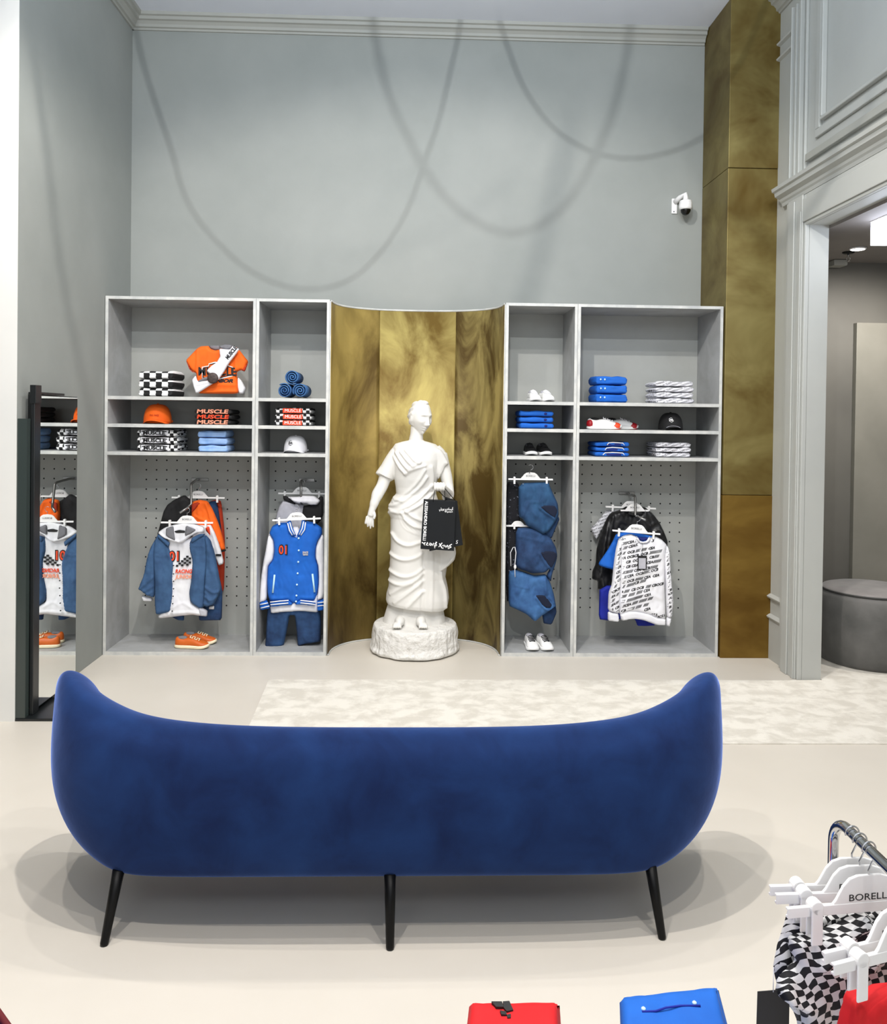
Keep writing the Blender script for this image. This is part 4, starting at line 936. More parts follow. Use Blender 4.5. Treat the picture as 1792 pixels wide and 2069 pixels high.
puff('trailing_leg', pl(ZO, [(1430, 880), (1530, 985), (1630, 1180), (1570, 1306), (1460, 1306), (1400, 1090)], OY+.02), OY+.02, mWHITEC, t, .02, .02, .015, res=.006, amp=.002)
puff('grey_strap', pl(ZO, [(430, 985), (600, 890), (700, 880), (705, 955), (430, 1020)], WY-.004), WY-.004, mGREYC, t, .012, .012, .01, res=.006, amp=0)
a_, b_ = at(ZO, 1150, 430, WY-.0155), at(ZO, 1380, 140, WY-.0155); text('MUSCLE', .036, mPRINT, o2, (a_+b_)/2, xdir=(b_-a_), up=Vector((-.7, 0, .6)), fit=(b_-a_).length, bold=.0015, ext=.001)
p = at(ZO, 800, 915, WY-.02)
bm = BM(); lathe(bm, p, [(.034, .008), (.037, .0), (.034, -.006), (.02, -.009), (.001, -.0095)], 28, 'y'); tag(obj('round_cap_tin', bm, M('dark_brown_rubber', '2e2422', '4a3a36', scale=60, rough=.6), None, True), 'small dark round item resting on the white garment in front of the orange T-shirt', 'accessory')
# orange cap, MUSCLE shirts, striped and light blue folded clothes
p = at(ZA, 432, 1010, 5.56)
def oranglogo(t, R_): text('FULL RACE', .016, mDKORANGE, t, R_ @ Vector((0, -.0885, .05)), up=(0, .35, 1), ext=.001, fit=.058)
cap('orange baseball cap with its brim curved to the front on the second left shelf', (p.x-.0, 5.59, 1.5245), .08, mORANGE, mORANGE, oranglogo, 1.14)
def musc(t, i, x0, x1, z0, z1, Y): text('MUSCLE', (z1-z0)*1.15, [mPEACH, mREDPRINT, mPEACH][i], t, ((x0+x1)/2-.005, Y-.0015, (z0+z1)/2), ext=.0022, fit=(x1-x0)*.86, bold=.0012, shear=.12)
stack('folded_tshirt', ['black folded T-shirt with orange lettering, %s of its stack beside the orange cap' % s for s in pos(3)], 'T-shirt', 3, ZA, 722, 1000, 918, 1022, YS, .26, mBLACKC, 'black T-shirts with orange lettering', deco=musc, groove=.0)
def musb(t, i, x0, x1, z0, z1, Y):
    zc = (z0+z1)/2; bm = BM(); box(bm, x0+(x1-x0)*.10, x0+(x1-x0)*.80, Y-.0015, Y+.01, z0+.004, z1-.002); obj('white_banner', bm, mWHITEC, t, bevel=.004); text('MUSCLE', (z1-z0)*.72, mPRINT, t, ((x0+x1)/2-.015, Y-.0025, zc), ext=.0022, fit=(x1-x0)*.55, bold=.0012)
    for dz in (.42, -.38):
        bm = BM(); tube(bm, [((x0+x1)/2-.015+(x1-x0)*.37*math.sin(a), Y-.002, zc+(z1-z0)*(dz*math.cos(a*.9)-.04)) for a in [-1+.2*k for k in range(11)]], .0032, 6); obj('print_stripe', bm, mPRINT, t, True)
stack('folded_tshirt', ['white folded T-shirt with black banner print, %s of its stack on the lowest left shelf' % s for s in pos(3)], 'T-shirt', 3, ZA, 285, 590, 1072, 1228, YS, .26, mCHKS, 'white T-shirts with black banner print', deco=musb, groove=.0)
stack('folded_trousers', ['light blue folded garment, %s of its stack on the lowest left shelf' % s for s in pos(3)], 'clothes', 3, ZA, 745, 965, 1080, 1232, YS, .24, mLTDENIM, 'light blue folded garments', amp=.007)
stack('folded_trousers', 'navy folded garment lying across the back of the light blue stack', 'clothes', 1, ZA, 800, 960, 1225, 1230, YS+.27, .1, mNAVY, None, jit=0)
# small cabinet left of the niche
def roll(label, x, z, r, Y=5.49, L_=.26, turns=3.2, a0=0):
    bm = BM(); n = 90; th = .0065; rings = []
    for i in range(n+1):
        a = a0+2*PI*turns*i/n; rr = r*(.10+.9*i/n); nx, nz = math.cos(a), math.sin(a); wob = .004*noise.noise(Vector((a*1.3, r*50, 1)))
        rings.append([(x+nx*(rr-th), Y+wob, z+nz*(rr-th)), (x+nx*rr, Y+wob+.002, z+nz*rr), (x+nx*rr, Y+L_, z+nz*rr), (x+nx*(rr-th), Y+L_, z+nz*(rr-th))])
    loft(bm, rings); tag(obj('rolled_jeans', bm, mMIDDENIM, None, True), label, 'jeans', 'rolled jeans')
r_ = .052; pz = 1.7065+r_; xa, xb = at(ZA, 1392, 760, 5.49).x, at(ZA, 1520, 760, 5.49).x; xa, xb = (xa+xb)/2-r_-.0005, (xa+xb)/2+r_+.0005
roll('rolled blue jeans, lower left one of the three rolls', xa, pz, r_, a0=1.0); roll('rolled blue jeans, lower right one of the three rolls', xb, pz, r_, a0=2.4); roll('rolled blue jeans lying on top of the two other rolls', (xa+xb)/2, pz+r_*1.74, r_, a0=4)
def orp(t, i, x0, x1, z0, z1, Y):
    bm = BM(); box(bm, x0+(x1-x0)*.22, x0+(x1-x0)*.76, Y-.0025, Y+.006, z0+.003, z1-.003); obj('print_panel', bm, mREDPRINT, t, bevel=.001)
    text('MUSCLE', (z1-z0)*.8, mWPRINT, t, (x0+(x1-x0)*.5, Y-.0035, (z0+z1)/2), ext=.001, fit=(x1-x0)*.45)
stack('folded_tshirt', ['checked folded T-shirt with orange panel, %s of its stack below the rolled jeans' % s for s in pos(3)], 'T-shirt', 3, ZA, 1325, 1595, 908, 1032, YS, .26, mCHKS, 'checked T-shirts with orange panels', deco=orp, groove=0)
def hexlogo(mat):
    def f(t, R_):
        bm = BM(); c = R_ @ Vector((-.012, -.082, .068)); pts = [c+Vector((.0155*math.cos(a), .0, .0155*math.sin(a))) for a in [PI/6+PI/3*k for k in range(6)]]
        for q in pts: q.y += (q.z-c.z)*.5
        tube(bm, pts, .0017, 6, closed=True); obj('hexagon_logo', bm, mat, t, True)
        text('AB', .017, mat, t, c+Vector((0, -.001, 0)), up=(0, .5, 1), ext=.001, bold=.001)
    return f
p = at(ZA, 1482, 1235, 5.57); cap('white baseball cap with black hexagon logo, left of the brass niche', (p.x, 5.575, 1.3415), -.12, mWHITEC, mWHITEC, hexlogo(mPRINT), .98)

# ================================================================== right cabinets: shelves
def pair(lab, p1, p2, yaw1, yaw2, L_, mats, group, **k):
    shoe(lab % 'left', p1, yaw1, L_, mats, group, **k); shoe(lab % 'right', p2, yaw2, L_, mats, group, **k)
def px3(x, y, Y, z): q = at(ZD, x, y, Y); return (q.x, Y, z)
wm = (mWSHOE, mWSHOE, mLGREYC, mWHITEC)
pair('white lace-up sneaker, %s one of the pair, top shelf right of niche', px3(262, 800, 5.59, 1.7065), px3(362, 800, 5.59, 1.7065), -PI/2+.05, -PI/2+.12, .235, wm, None, wid=.98)
bm_ = (mBLACKC, mWSHOE, mGREYC, mBLACKC)
pair('black sneaker with white sole, %s one of the pair under the blue folded clothes', px3(234, 1230, 5.59, 1.3415), px3(340, 1230, 5.59, 1.3415), -PI/2+.02, -PI/2+.1, .235, (mLEATHER, mWSHOE, mGREYC, mBLACKC), None, wid=1.0)
def snap(t, i, x0, x1, z0, z1, Y):
    bm = BM(); ell(bm, (x0+(x1-x0)*.76, Y+.001, (z0+z1)/2), (.011, .005, .009)); obj('dark_emblem', bm, mNAVY, t, True)
stack('folded_polo', ['bright blue folded polo shirt, %s of its stack, narrow cabinet right of niche' % s for s in pos(3)], 'shirt', 3, ZD, 158, 425, 893, 1020, YS, .26, mBLUEC, 'blue shirts with a dark emblem', deco=snap, amp=.002, groove=.0)
def btn(t, i, x0, x1, z0, z1, Y):
    for dx, r in ((.03, .005), (.058, .0055)):
        bm = BM(); ell(bm, (x0+dx, Y-.001, (z0+z1)/2+.006), (r, .004, r*1.3)); obj('snap_button', bm, M('pearl_snap', 'bfe6ff', rough=.3), t, True)
stack('folded_jacket', ['bright blue folded jacket with pearl snaps, %s of the stack on the top right shelf' % s for s in pos(3)], 'jacket', 3, ZD, 755, 1000, 620, 812, YS, .26, mBLUEC, 'blue jackets with pearl snaps', deco=btn, amp=.006)
stack('folded_shirt', ['letter-print folded shirt, %s of the stack on the top right shelf' % s for s in pos(4)], 'shirt', 4, ZD, 1228, 1525, 660, 818, YS, .27, mSCRIB2, 'letter print shirts on the top right shelf', amp=.007)
rm = (mWSHOE, mWSHOE, mBLACKC, mWHITEC)
q = at(ZD, 890, 1020, 5.55); shoe('white sneaker with dark red heel, front one of the pair beside the black cap', (at(ZD, 822, 1020, 5.53).x, 5.535, 1.5245), -.12, .235, rm, None, toecap=mREDPRINT, heelcap=mDKRED)
shoe('white sneaker with dark red toe, rear one of the pair beside the black cap', (at(ZD, 940, 1020, 5.65).x+.01, 5.64, 1.5245), -.12, .235, rm, None, toecap=mDKRED, heelcap=mDKRED)
def wl(t, R_):
    hexlogo(mWPRINT)(t, R_)
    bm = BM(); tube(bm, [R_ @ Vector((.058*math.sin(a)-.0, -.0905-.004*math.cos(a), .029-.016*abs(math.sin(a))**2*1.2)) for a in [-.9+.2*k for k in range(10)]], .0014, 6); obj('brim_stitching', bm, mLGREYC, t, True)
cap('black baseball cap with white hexagon logo on the shelf beside the red and white sneakers', px3(1342, 1025, 5.57, 1.5245), -.1, mBLACKC, mBLACKC, wl, 1.03)
def trim(t, i, x0, x1, z0, z1, Y):
    bm = BM(); zc = (z0+z1)/2; w_ = x1-x0; tube(bm, [(x0+w_*(.22+.06*i), Y-.001, zc-.004), (x0+w_*(.28+.05*i), Y-.002, zc+.010), (x0+w_*.5, Y-.003, zc+.014), (x0+w_*.8, Y-.002, zc+.010), (x0+w_*.85, Y-.001, zc-.004)], .0032, 6); obj('white_piping', bm, mWPRINT, t, True)
    bm = BM(); box(bm, x0+w_*.32, x0+w_*.76, Y-.001, Y+.01, zc-.008, zc+.006); obj('navy_panel', bm, mNAVY, t, bevel=.003)
stack('folded_jacket', ['blue folded garment with white piping, %s of the stack on the lowest right shelf' % s for s in pos(3)], 'jacket', 3, ZD, 755, 1025, 1140, 1240, YS, .26, mBLUEC, 'blue garments with white piping', deco=trim, groove=0)
stack('folded_shirt', ['letter-print folded shirt, %s of the stack on the lowest right shelf' % s for s in pos(3)], 'shirt', 3, ZD, 1232, 1503, 1145, 1250, YS, .26, mSCRIB2, 'letter print shirts on the lowest right shelf', amp=.006)

# ================================================================== left wide cabinet: hanging clothes
faceout('steel garment rail on the pegboard of the wide left cabinet', Z1, ((690, 86), (876, 122)), [(760, 104, 5.85), (745, 106, 5.8), (690, 150, 5.62), (686, 170, 5.60), (688, 372, 5.585), (640, 420, 5.54), (560, 470, 5.50)])
hanger('white clip hanger at the back of the wide left cabinet rail', Z1, (765, 300), 5.715, width=.365)
def th(nm, label, cat, fr, c, Y, group=None): return thing(nm, label, cat, at(fr, *c, Y), group)
def g1(nm, pts, Y, mat, par, ft=.03, bt=.03, edge=.03, folds=(), fr=Z1, **k):
    k = {'res': .008, 'amp': .004, **k}; k['amp'] *= 1.5
    return puff(nm, pl(fr, pts, Y), Y, mat, par, ft*.85, bt*.75, edge*.6, [(pl(fr, f, Y), h, w) for f, h, w in folds], **k)
t = th('rust_hoodie', 'rust red garment at the very back of the rail in the wide left cabinet', 'clothes', Z1, (1010, 340), 5.80)
g1('body', [(975, 320), (1020, 345), (1050, 620), (1060, 800), (1055, 1100), (1048, 1330), (980, 1340), (800, 1300), (760, 900), (800, 500), (900, 340)], 5.80, mDKORANGE, t, .02, .02)
t = th('denim_jacket', 'dark blue denim garment hanging behind the orange jacket', 'jacket', Z1, (950, 340), 5.765)
g1('body', [(890, 345), (960, 335), (985, 420), (1020, 640), (1030, 900), (900, 1000), (760, 800), (800, 450)], 5.765, mDKDENIM, t, .018, .012)
t = th('black_jacket', 'black jacket hanging at the back left of the wide left cabinet rail', 'jacket', Z1, (560, 300), 5.69)
g1('body', [(615, 270), (500, 325), (425, 380), (385, 450), (360, 540), (335, 640), (315, 700), (330, 900), (500, 1000), (640, 900), (700, 600), (745, 420), (740, 360), (690, 330)], 5.69, mBLACKC, t, .03, .025, .04, [([(400, 450), (370, 600)], .006, .01), ([(600, 330), (480, 420)], .004, .006)])
t = th('orange_jacket', 'orange long-sleeved jacket hanging behind the denim overshirt', 'jacket', Z1, (800, 340), 5.66)
g1('body', [(700, 345), (780, 325), (870, 340), (925, 430), (980, 560), (1020, 680), (1050, 800), (1066, 872), (1010, 888), (960, 780), (900, 680), (800, 800), (700, 760), (690, 500)], 5.66, mORANGE, t, .028, .025, .03, [([(860, 360), (900, 500), (960, 640), (1000, 780)], .010, .008), ([(740, 500), (850, 560), (930, 560)], .008, .006), ([(780, 350), (770, 470)], .006, .006)])
g1('neck_lining', [(690, 375), (760, 350), (785, 365), (730, 430), (690, 470)], 5.632, mDKORANGE, t, .006, .006, .01, amp=0)
g1('cuff', [(1008, 884), (1066, 868), (1072, 888), (1015, 905)], 5.655, mBLACKC, t, .016, .02, .008, amp=0, label='black cuff')
t = th('white_sweatshirt', 'white sweatshirt with red and black marks hanging behind the denim overshirt', 'sweatshirt', Z1, (880, 610), 5.615)
g1('body', [(700, 600), (840, 605), (905, 600), (950, 690), (990, 800), (1015, 880), (1045, 1000), (1040, 1030), (990, 1050), (955, 960), (900, 850), (700, 900)], 5.615, mWHITEC, t, .02, .014, .02, [([(930, 680), (960, 800), (990, 920)], .006, .007)])
g1('shoulder_patch', [(845, 622), (888, 618), (900, 720), (870, 690), (848, 660)], 5.592, mREDPRINT, t, .004, .006, .006, amp=0)
p = at(Z1, 986, 935, 5.59); text('MUSCLE', .014, mPRINT, t, (p.x, 5.592, p.z), ext=.002, bold=.002, fit=.038)
t = th('denim_shorts', 'dark blue denim trousers hanging lowest behind the denim overshirt', 'trousers', Z1, (750, 1300), 5.59)
o = g1('body', [(470, 1100), (980, 1100), (1030, 1310), (1030, 1450), (1024, 1650), (900, 1652), (776, 1655), (770, 1590), (700, 1540), (612, 1580), (610, 1655), (540, 1650), (468, 1612)], 5.59, mDKDENIM, t, .02, .02, .025, [([(780, 1600), (1020, 1600)], .004, .004)])
g1('label_patch', [(882, 1500), (940, 1490), (940, 1532), (880, 1530)], 5.568, mWHITEC, t, .004, .006, .006, amp=0)
# denim overshirt over white hoodie
HY = 5.545
hanger('white clip hanger carrying the white hoodie and denim overshirt', Z1, (642, 574), 5.50, width=.345, roll=-.0, clips=(-.33, .36))
t = th('white_hoodie', 'white hoodie with racing print worn under the denim overshirt', 'hoodie', Z1, (600, 780), HY)
hb = g1('body', [(430, 720), (600, 760), (720, 730), (760, 1000), (700, 1300), (690, 1440), (770, 1490), (868, 1540), (862, 1610), (780, 1602), (700, 1590), (600, 1600), (330, 1632), (325, 1600), (400, 1500), (420, 1000)], HY, mWHITEC, t, .035, .03, .05, [([(500, 1500), (600, 1440), (700, 1500)], .005, .01), ([(480, 1560), (700, 1550), (850, 1580)], .006, .006)])
g1('hood', [(320, 685), (400, 630), (490, 600), (600, 566), (720, 580), (832, 625), (836, 690), (760, 690), (680, 730), (600, 800), (560, 800), (500, 785), (380, 745)], HY-.03, mWHITEC, t, .028, .03, .03, [([(330, 690), (420, 740), (520, 775), (570, 792), (640, 745), (740, 680), (820, 660)], .012, .007)])
g1('hood_lining', [(410, 640), (492, 612), (500, 690), (512, 775), (440, 745), (408, 715)], HY-.063, mGREYC, t, .008, .006, .01, amp=.001, label='dark grey mesh hood lining')
g1('hood_lining', [(628, 606), (745, 655), (680, 700), (618, 725)], HY-.063, mGREYC, t, .008, .006, .01, amp=.001, label='dark grey mesh hood lining')
g1('neck_strip', [(500, 672), (560, 655), (620, 665), (618, 690), (520, 690)], HY-.062, mPRINT, t, .004, .004, .006, amp=0)  # dark strip across the neck opening
g1('cuff', [(140, 1378), (200, 1385), (262, 1402), (262, 1442), (160, 1442)], HY, mWHITEC, t, .025, .025, .012, amp=.002)
g1('cuff', [(770, 1500), (868, 1540), (862, 1610), (780, 1602)], HY-.02, mLGREYC, t, .02, .02, .012, amp=.002)
fy = HY-.0385
p = at(Z1, 508, 952, fy); text('01', .092, mPRINT, hb, p+Vector((.002, .0006, -.001)), ext=.0015, bold=.006, fit=.074); text('01', .085, mREDPRINT, hb, p, ext=.003, bold=.0015, fit=.062)
bm = BM()
for i in range(6):
    for j in range(5):
        if (i+j) % 2 == 0 and j < 1+i:
            a = at(Z1, 520+i*28, 1062-j*22-i*3, fy); box(bm, a.x, a.x+.0145, fy-.0015, fy+.008, a.z, a.z+.012)
obj('flag_print', bm, mPRINT, hb)
p = at(Z1, 603, 1115, fy); text('RACING', .036, mREDPRINT, hb, p, ext=.0015, fit=.112, shear=.2, bold=.001)
p = at(Z1, 603, 1175, fy); text('JUNIOR', .036, mPEACH, hb, p, ext=.0015, fit=.112, shear=.2, bold=.001)
t = th('denim_overshirt', 'blue denim overshirt hanging open over the white hoodie', 'shirt', Z1, (600, 700), HY-.02)
DY = HY-.022
g1('front_panel', [(318, 712), (400, 765), (440, 830), (475, 920), (502, 1015), (492, 1200), (488, 1400), (462, 1560), (300, 1592), (286, 1450), (284, 1160), (270, 900), (285, 780)], DY, mDENIM, t, .03, .04, .035, [([(300, 930), (380, 945), (440, 925)], .005, .005), ([(340, 1000), (350, 1300), (340, 1550)], .005, .012), ([(430, 820), (470, 930), (480, 1100)], .004, .006)])
g1('front_panel', [(672, 790), (700, 745), (840, 705), (880, 800), (870, 1000), (852, 1200), (835, 1500), (780, 1522), (680, 1450), (665, 1350), (690, 1200), (702, 1000), (672, 880)], DY, mDENIM, t, .03, .04, .035, [([(720, 830), (800, 820), (835, 835)], .005, .005), ([(760, 900), (750, 1200), (720, 1420)], .006, .014), ([(700, 790), (690, 900)], .004, .008)])
g1('sleeve', [(300, 745), (235, 860), (195, 1000), (168, 1150), (112, 1290), (118, 1312), (168, 1345), (210, 1382), (284, 1402), (296, 1200), (300, 900)], DY, mDENIM, t, .035, .035, .03, [([(285, 1165), (200, 1240), (125, 1300)], .012, .008), ([(280, 1270), (170, 1330)], .009, .006), ([(280, 1330), (200, 1370)], .008, .006), ([(250, 900), (215, 1100)], .006, .012)])
g1('sleeve', [(842, 705), (900, 765), (945, 900), (985, 1100), (1020, 1312), (980, 1400), (940, 1478), (860, 1502), (815, 1488), (838, 1250), (848, 1000)], DY, mDENIM, t, .035, .035, .03, [([(845, 1270), (930, 1340), (1000, 1330)], .010, .008), ([(850, 1380), (920, 1430), (980, 1380)], .010, .008), ([(830, 1450), (900, 1480)], .008, .006), ([(860, 760), (900, 900), (920, 1100)], .006, .012), ([(850, 1330), (880, 1360), (900, 1440)], .006, .008)])
g1('collar', [(320, 700), (420, 770), (455, 800), (440, 850), (380, 800), (318, 740)], DY-.028, mDENIM, t, .010, .012, .01, amp=.001)
g1('collar', [(690, 745), (780, 700), (850, 700), (800, 740), (700, 800), (672, 850)], DY-.028, mDENIM, t, .010, .012, .01, amp=.001)
for k in range(7):
    bm = BM(); p = at(Z1, 492-max(0, k-3)*5, 1060+k*82-(k == 0)*10, DY-.03); lathe(bm, p, [(.0042, .006), (.0042, 0), (.002, -.002)], 12, 'y'); obj('button', bm, mPRINT, t, True)
# tan sneakers on the cabinet floor
om = (mTAN, mSOLE, mGREYC, mSOLE)
q = at(Z1, 690, 2000, 5.50); shoe('tan orange sneaker with cream sole, front one of the pair under the denim overshirt', (q.x, 5.515, .0245), -.10, .232, om, None)
shoe('tan orange sneaker with cream sole, rear one of the pair under the denim overshirt', (q.x+.022, 5.625, .0245), -.10, .232, om, None)

# ================================================================== narrow left cabinet: hanging clothes
faceout('steel garment rail in the narrow cabinet left of the niche', Z2, ((525, 92), (702, 132)), [(600, 112, 5.85), (560, 116, 5.70), (548, 130, 5.66), (550, 390, 5.64)])
hanger('white clip hanger carrying the grey and black hoodie', Z2, (560, 262), 5.73, width=.33)
t = th('grey_hoodie', 'light grey hoodie with black shoulder hanging behind the blue varsity jacket', 'hoodie', Z2, (520, 330), 5.70)
g2 = lambda nm, pts, Y, mat, par, *a, **k: g1(nm, pts, Y, mat, par, *a, fr=Z2, **k)
g2('body', [(345, 345), (430, 330), (520, 380), (590, 385), (575, 500), (620, 700), (300, 720), (258, 600), (270, 500), (300, 410)], 5.70, mLGREYC, t, .028, .03, .04)
g2('black_panel', [(575, 400), (680, 385), (770, 290), (800, 300), (800, 540), (640, 700), (590, 600), (560, 480)], 5.695, mBLACKC, t, .03, .03, .03)
g2('black_stripe', [(345, 290), (385, 290), (490, 365), (480, 388), (430, 372), (350, 335)], 5.672, mBLACKC, t, .006, .012, .01, amp=0)
g2('hood', [(395, 300), (520, 300), (560, 285), (700, 290), (770, 345), (735, 392), (660, 395), (600, 378), (520, 380), (470, 360)], 5.66, mWHITEC, t, .026, .02, .02, [([(420, 320), (520, 350), (620, 345), (740, 350)], .008, .006)])
hanger('white clip hanger carrying the blue varsity jacket', Z2, (500, 553), 5.51, width=.325, roll=-.05)
VY = 5.55
t = th('blue_jeans', 'dark blue jeans hanging below the varsity jacket in the narrow left cabinet', 'jeans', Z2, (450, 1600), 5.59)
g2('trouser_body', [(190, 1350), (740, 1350), (778, 1700), (772, 1935), (700, 1950), (600, 1962), (512, 1992), (497, 1800), (480, 1640), (420, 1640), (392, 1800), (352, 1990), (260, 2000), (140, 2012), (150, 1900), (160, 1700)], 5.59, mDKDENIM, t, .035, .035, .035, [([(190, 1700), (170, 1950), (350, 1960)], .004, .004), ([(580, 1700), (590, 1940), (770, 1900)], .004, .004)])
t = th('white_tshirt', 'white T-shirt showing below the hem of the blue varsity jacket', 'T-shirt', Z2, (470, 1560), VY+.012)
g2('body', [(460, 630), (520, 630), (600, 800), (740, 1300), (745, 1520), (742, 1608), (560, 1592), (380, 1600), (208, 1618), (200, 1540), (260, 1300), (400, 800)], VY+.012, mWHITEC, t, .03, .03, .04)
t = th('varsity_jacket', 'bright blue varsity jacket with white sleeves and number 01 patch', 'jacket', Z2, (480, 640), VY)
vb = g2('jacket_body', [(390, 590), (440, 650), (470, 730), (500, 752), (535, 700), (600, 575), (700, 590), (785, 650), (790, 720), (735, 800), (712, 900), (712, 990), (742, 1080), (752, 1250), (738, 1380), (716, 1475), (540, 1478), (470, 1510), (410, 1475), (200, 1482), (172, 1400), (166, 1250), (175, 1090), (235, 1000), (248, 900), (238, 790), (190, 712), (225, 630), (300, 595)], VY, mBLUEC, t, .04, .045, .05, [([(480, 760), (470, 1100), (465, 1480)], .004, .003), ([(498, 760), (490, 1100), (480, 1480)], .003, .003), ([(190, 1100), (230, 1060), (260, 1000)], .005, .01), ([(230, 1440), (400, 1430)], .006, .008), ([(560, 1430), (720, 1430)], .006, .008)])
s1 = [(188, 712), (240, 795), (250, 900), (235, 1010), (178, 1090), (168, 1250), (164, 1470), (82, 1500), (76, 1490), (90, 1250), (120, 1050), (150, 900), (165, 800)]
s2 = [(787, 725), (806, 760), (812, 900), (812, 1440), (728, 1475), (750, 1250), (742, 1080), (712, 985), (715, 880), (745, 795)]
g2('sleeve', s1, VY, mWHITEC, t, .035, .035, .03, [([(200, 800), (180, 1000), (120, 1200)], .005, .012)]); g2('sleeve', s2, VY, mWHITEC, t, .035, .035, .03)
g2('rib_cuff', [(74, 1490), (164, 1462), (205, 1560), (90, 1582)], VY, mBLUEC, t, .03, .03, .012, amp=.001); g2('rib_cuff', [(728, 1472), (812, 1450), (812, 1580), (735, 1590)], VY, mBLUEC, t, .03, .03, .012, amp=.001)
def stripes(lines, Y, r, par, mat=mWPRINT, fr=Z2, nm='white_stripe'):
    for ln in lines:
        bm = BM(); tube(bm, [at(fr, x, y, Y) for x, y in ln], r, 8); obj(nm, bm, mat, par, True)
stripes([[(85, 1520), (175, 1500)], [(92, 1560), (192, 1535)], [(735, 1500), (812, 1490)], [(735, 1535), (812, 1528)]], VY-.031, .0035, t)
hb2 = g2('rib_hem', [(195, 1475), (410, 1458), (470, 1508), (540, 1458), (716, 1482), (718, 1530), (540, 1518), (400, 1525), (205, 1545)], VY-.01, mBLUEC, t, .034, .03, .015, amp=.001)
stripes([[(200, 1492), (300, 1480), (408, 1472)], [(204, 1522), (300, 1512), (406, 1502)], [(542, 1472), (640, 1482), (714, 1492)], [(542, 1500), (640, 1510), (714, 1520)]], VY-.044, .0038, hb2)
nb = g2('rib_collar', [(385, 588), (432, 560), (452, 640), (480, 710), (500, 750), (468, 742), (430, 735), (400, 690)], VY-.03, mBLUEC, t, .016, .02, .01, amp=0); nc = g2('rib_collar', [(600, 572), (560, 550), (545, 640), (515, 710), (498, 752), (540, 742), (575, 735), (610, 680)], VY-.03, mBLUEC, t, .016, .02, .01, amp=0)
stripes([[(398, 600), (418, 680), (450, 735)], [(422, 590), (445, 670), (475, 728)]], VY-.045, .0036, nb); stripes([[(600, 590), (590, 670), (548, 735)], [(578, 580), (562, 660), (527, 728)]], VY-.045, .0036, nc)
for x, y in ((522, 770), (523, 907), (517, 1038), (510, 1167), (502, 1295), (497, 1418), (492, 1485)):
    bm = BM(); p = at(Z2, x, y, VY-.043); lathe(bm, p, [(.0064, .006), (.0064, 0), (.003, -.003)], 14, 'y'); obj('snap', bm, M('pale_snap', 'c9efff', rough=.3) if y == 770 else bpy.data.materials['pale_snap'], t, True)
for a, b in (((250, 1182), (230, 1385)), ((678, 1172), (702, 1378))):
    bm = BM(); tube(bm, [at(Z2, *a, VY-.041), at(Z2, *b, VY-.041)], .0062, 8); obj('pocket_welt', bm, M('pale_welt', 'bde8fb', rough=.6) if a[0] == 250 else bpy.data.materials['pale_welt'], t, True)
p = at(Z2, 352, 905, VY-.043); text('01', .085, mPRINT, vb, p+Vector((.002, .0006, 0)), ext=.002, bold=.006, fit=.062); text('01', .078, mREDPRINT, vb, p, ext=.004, bold=.0015, fit=.05)
p = at(Z2, 598, 940, VY-.042); text('RACE', .016, mLGREYC, vb, p+Vector((0, 0, .006)), ext=.0015, bold=.0015, fit=.036); text('TEAM', .014, mLGREYC, vb, p+Vector((0, 0, -.009)), ext=.0015, bold=.0015, fit=.036)

# ================================================================== narrow right cabinet: hanging denim
g3 = lambda nm, pts, Y, mat, par, *a, **k: g1(nm, pts, Y, mat, par, *a, fr=Z3, **k)
hanger('white clip hanger carrying the topmost denim shorts right of the niche', Z3, (282, 152), 5.51, width=.305, hook=True)
hanger('white clip hanger half hidden behind the middle denim shorts', Z3, (142, 664), 5.56, width=.16, hook=False, txt=False, clips=(-.15,), sc=.7)
bm = BM(); tube(bm, [at(Z3, 270, 80, 5.855), at(Z3, 270, 82, 5.7), at(Z3, 270, 80, 5.50), at(Z3, 268, 70, 5.485)], .004, 8); tag(obj('peg_hook', bm, mSTEEL, None, True), 'steel peg hook above the topmost denim shorts', 'hook')
t = th('black_jeans', 'black flecked jeans hanging at the left edge behind the denim shorts', 'jeans', Z3, (90, 400), 5.60)
g3('trouser_body', [(10, 185), (150, 185), (175, 400), (160, 700), (150, 1000), (125, 1300), (100, 1480), (10, 1500)], 5.60, M('flecked_black_denim', '0e0f16', '8a8fa0', scale=60, rough=.9, lo=.62, hi=.68), t, .03, .03, .03)
stripes([[(66, 1110), (62, 960), (90, 905), (110, 900), (122, 960), (108, 1110), (112, 1230)]], 5.485, .0028, t, mWHITEC, Z3, 'drawcord')
bm = BM(); p = at(Z3, 112, 1118, 5.485); ell(bm, p, (.009, .006, .016)); obj('cord_toggle', bm, mWPLAST, t, True)
def shorts(label, pts, Y, mat, hole, back, f_, yoff=0):
    t = th('denim_shorts', label, 'shorts', Z3, pts[0], Y, None)
    if back: g3('rear_leg', back, Y+.035, mDKDENIM, t, .02, .03, .02)
    g3('front_body', pts, Y, mat, t, .045, .05, .05, f_, amp=.006)
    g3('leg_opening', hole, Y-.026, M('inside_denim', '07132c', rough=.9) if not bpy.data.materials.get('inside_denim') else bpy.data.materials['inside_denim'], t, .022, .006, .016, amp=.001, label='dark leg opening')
    return t
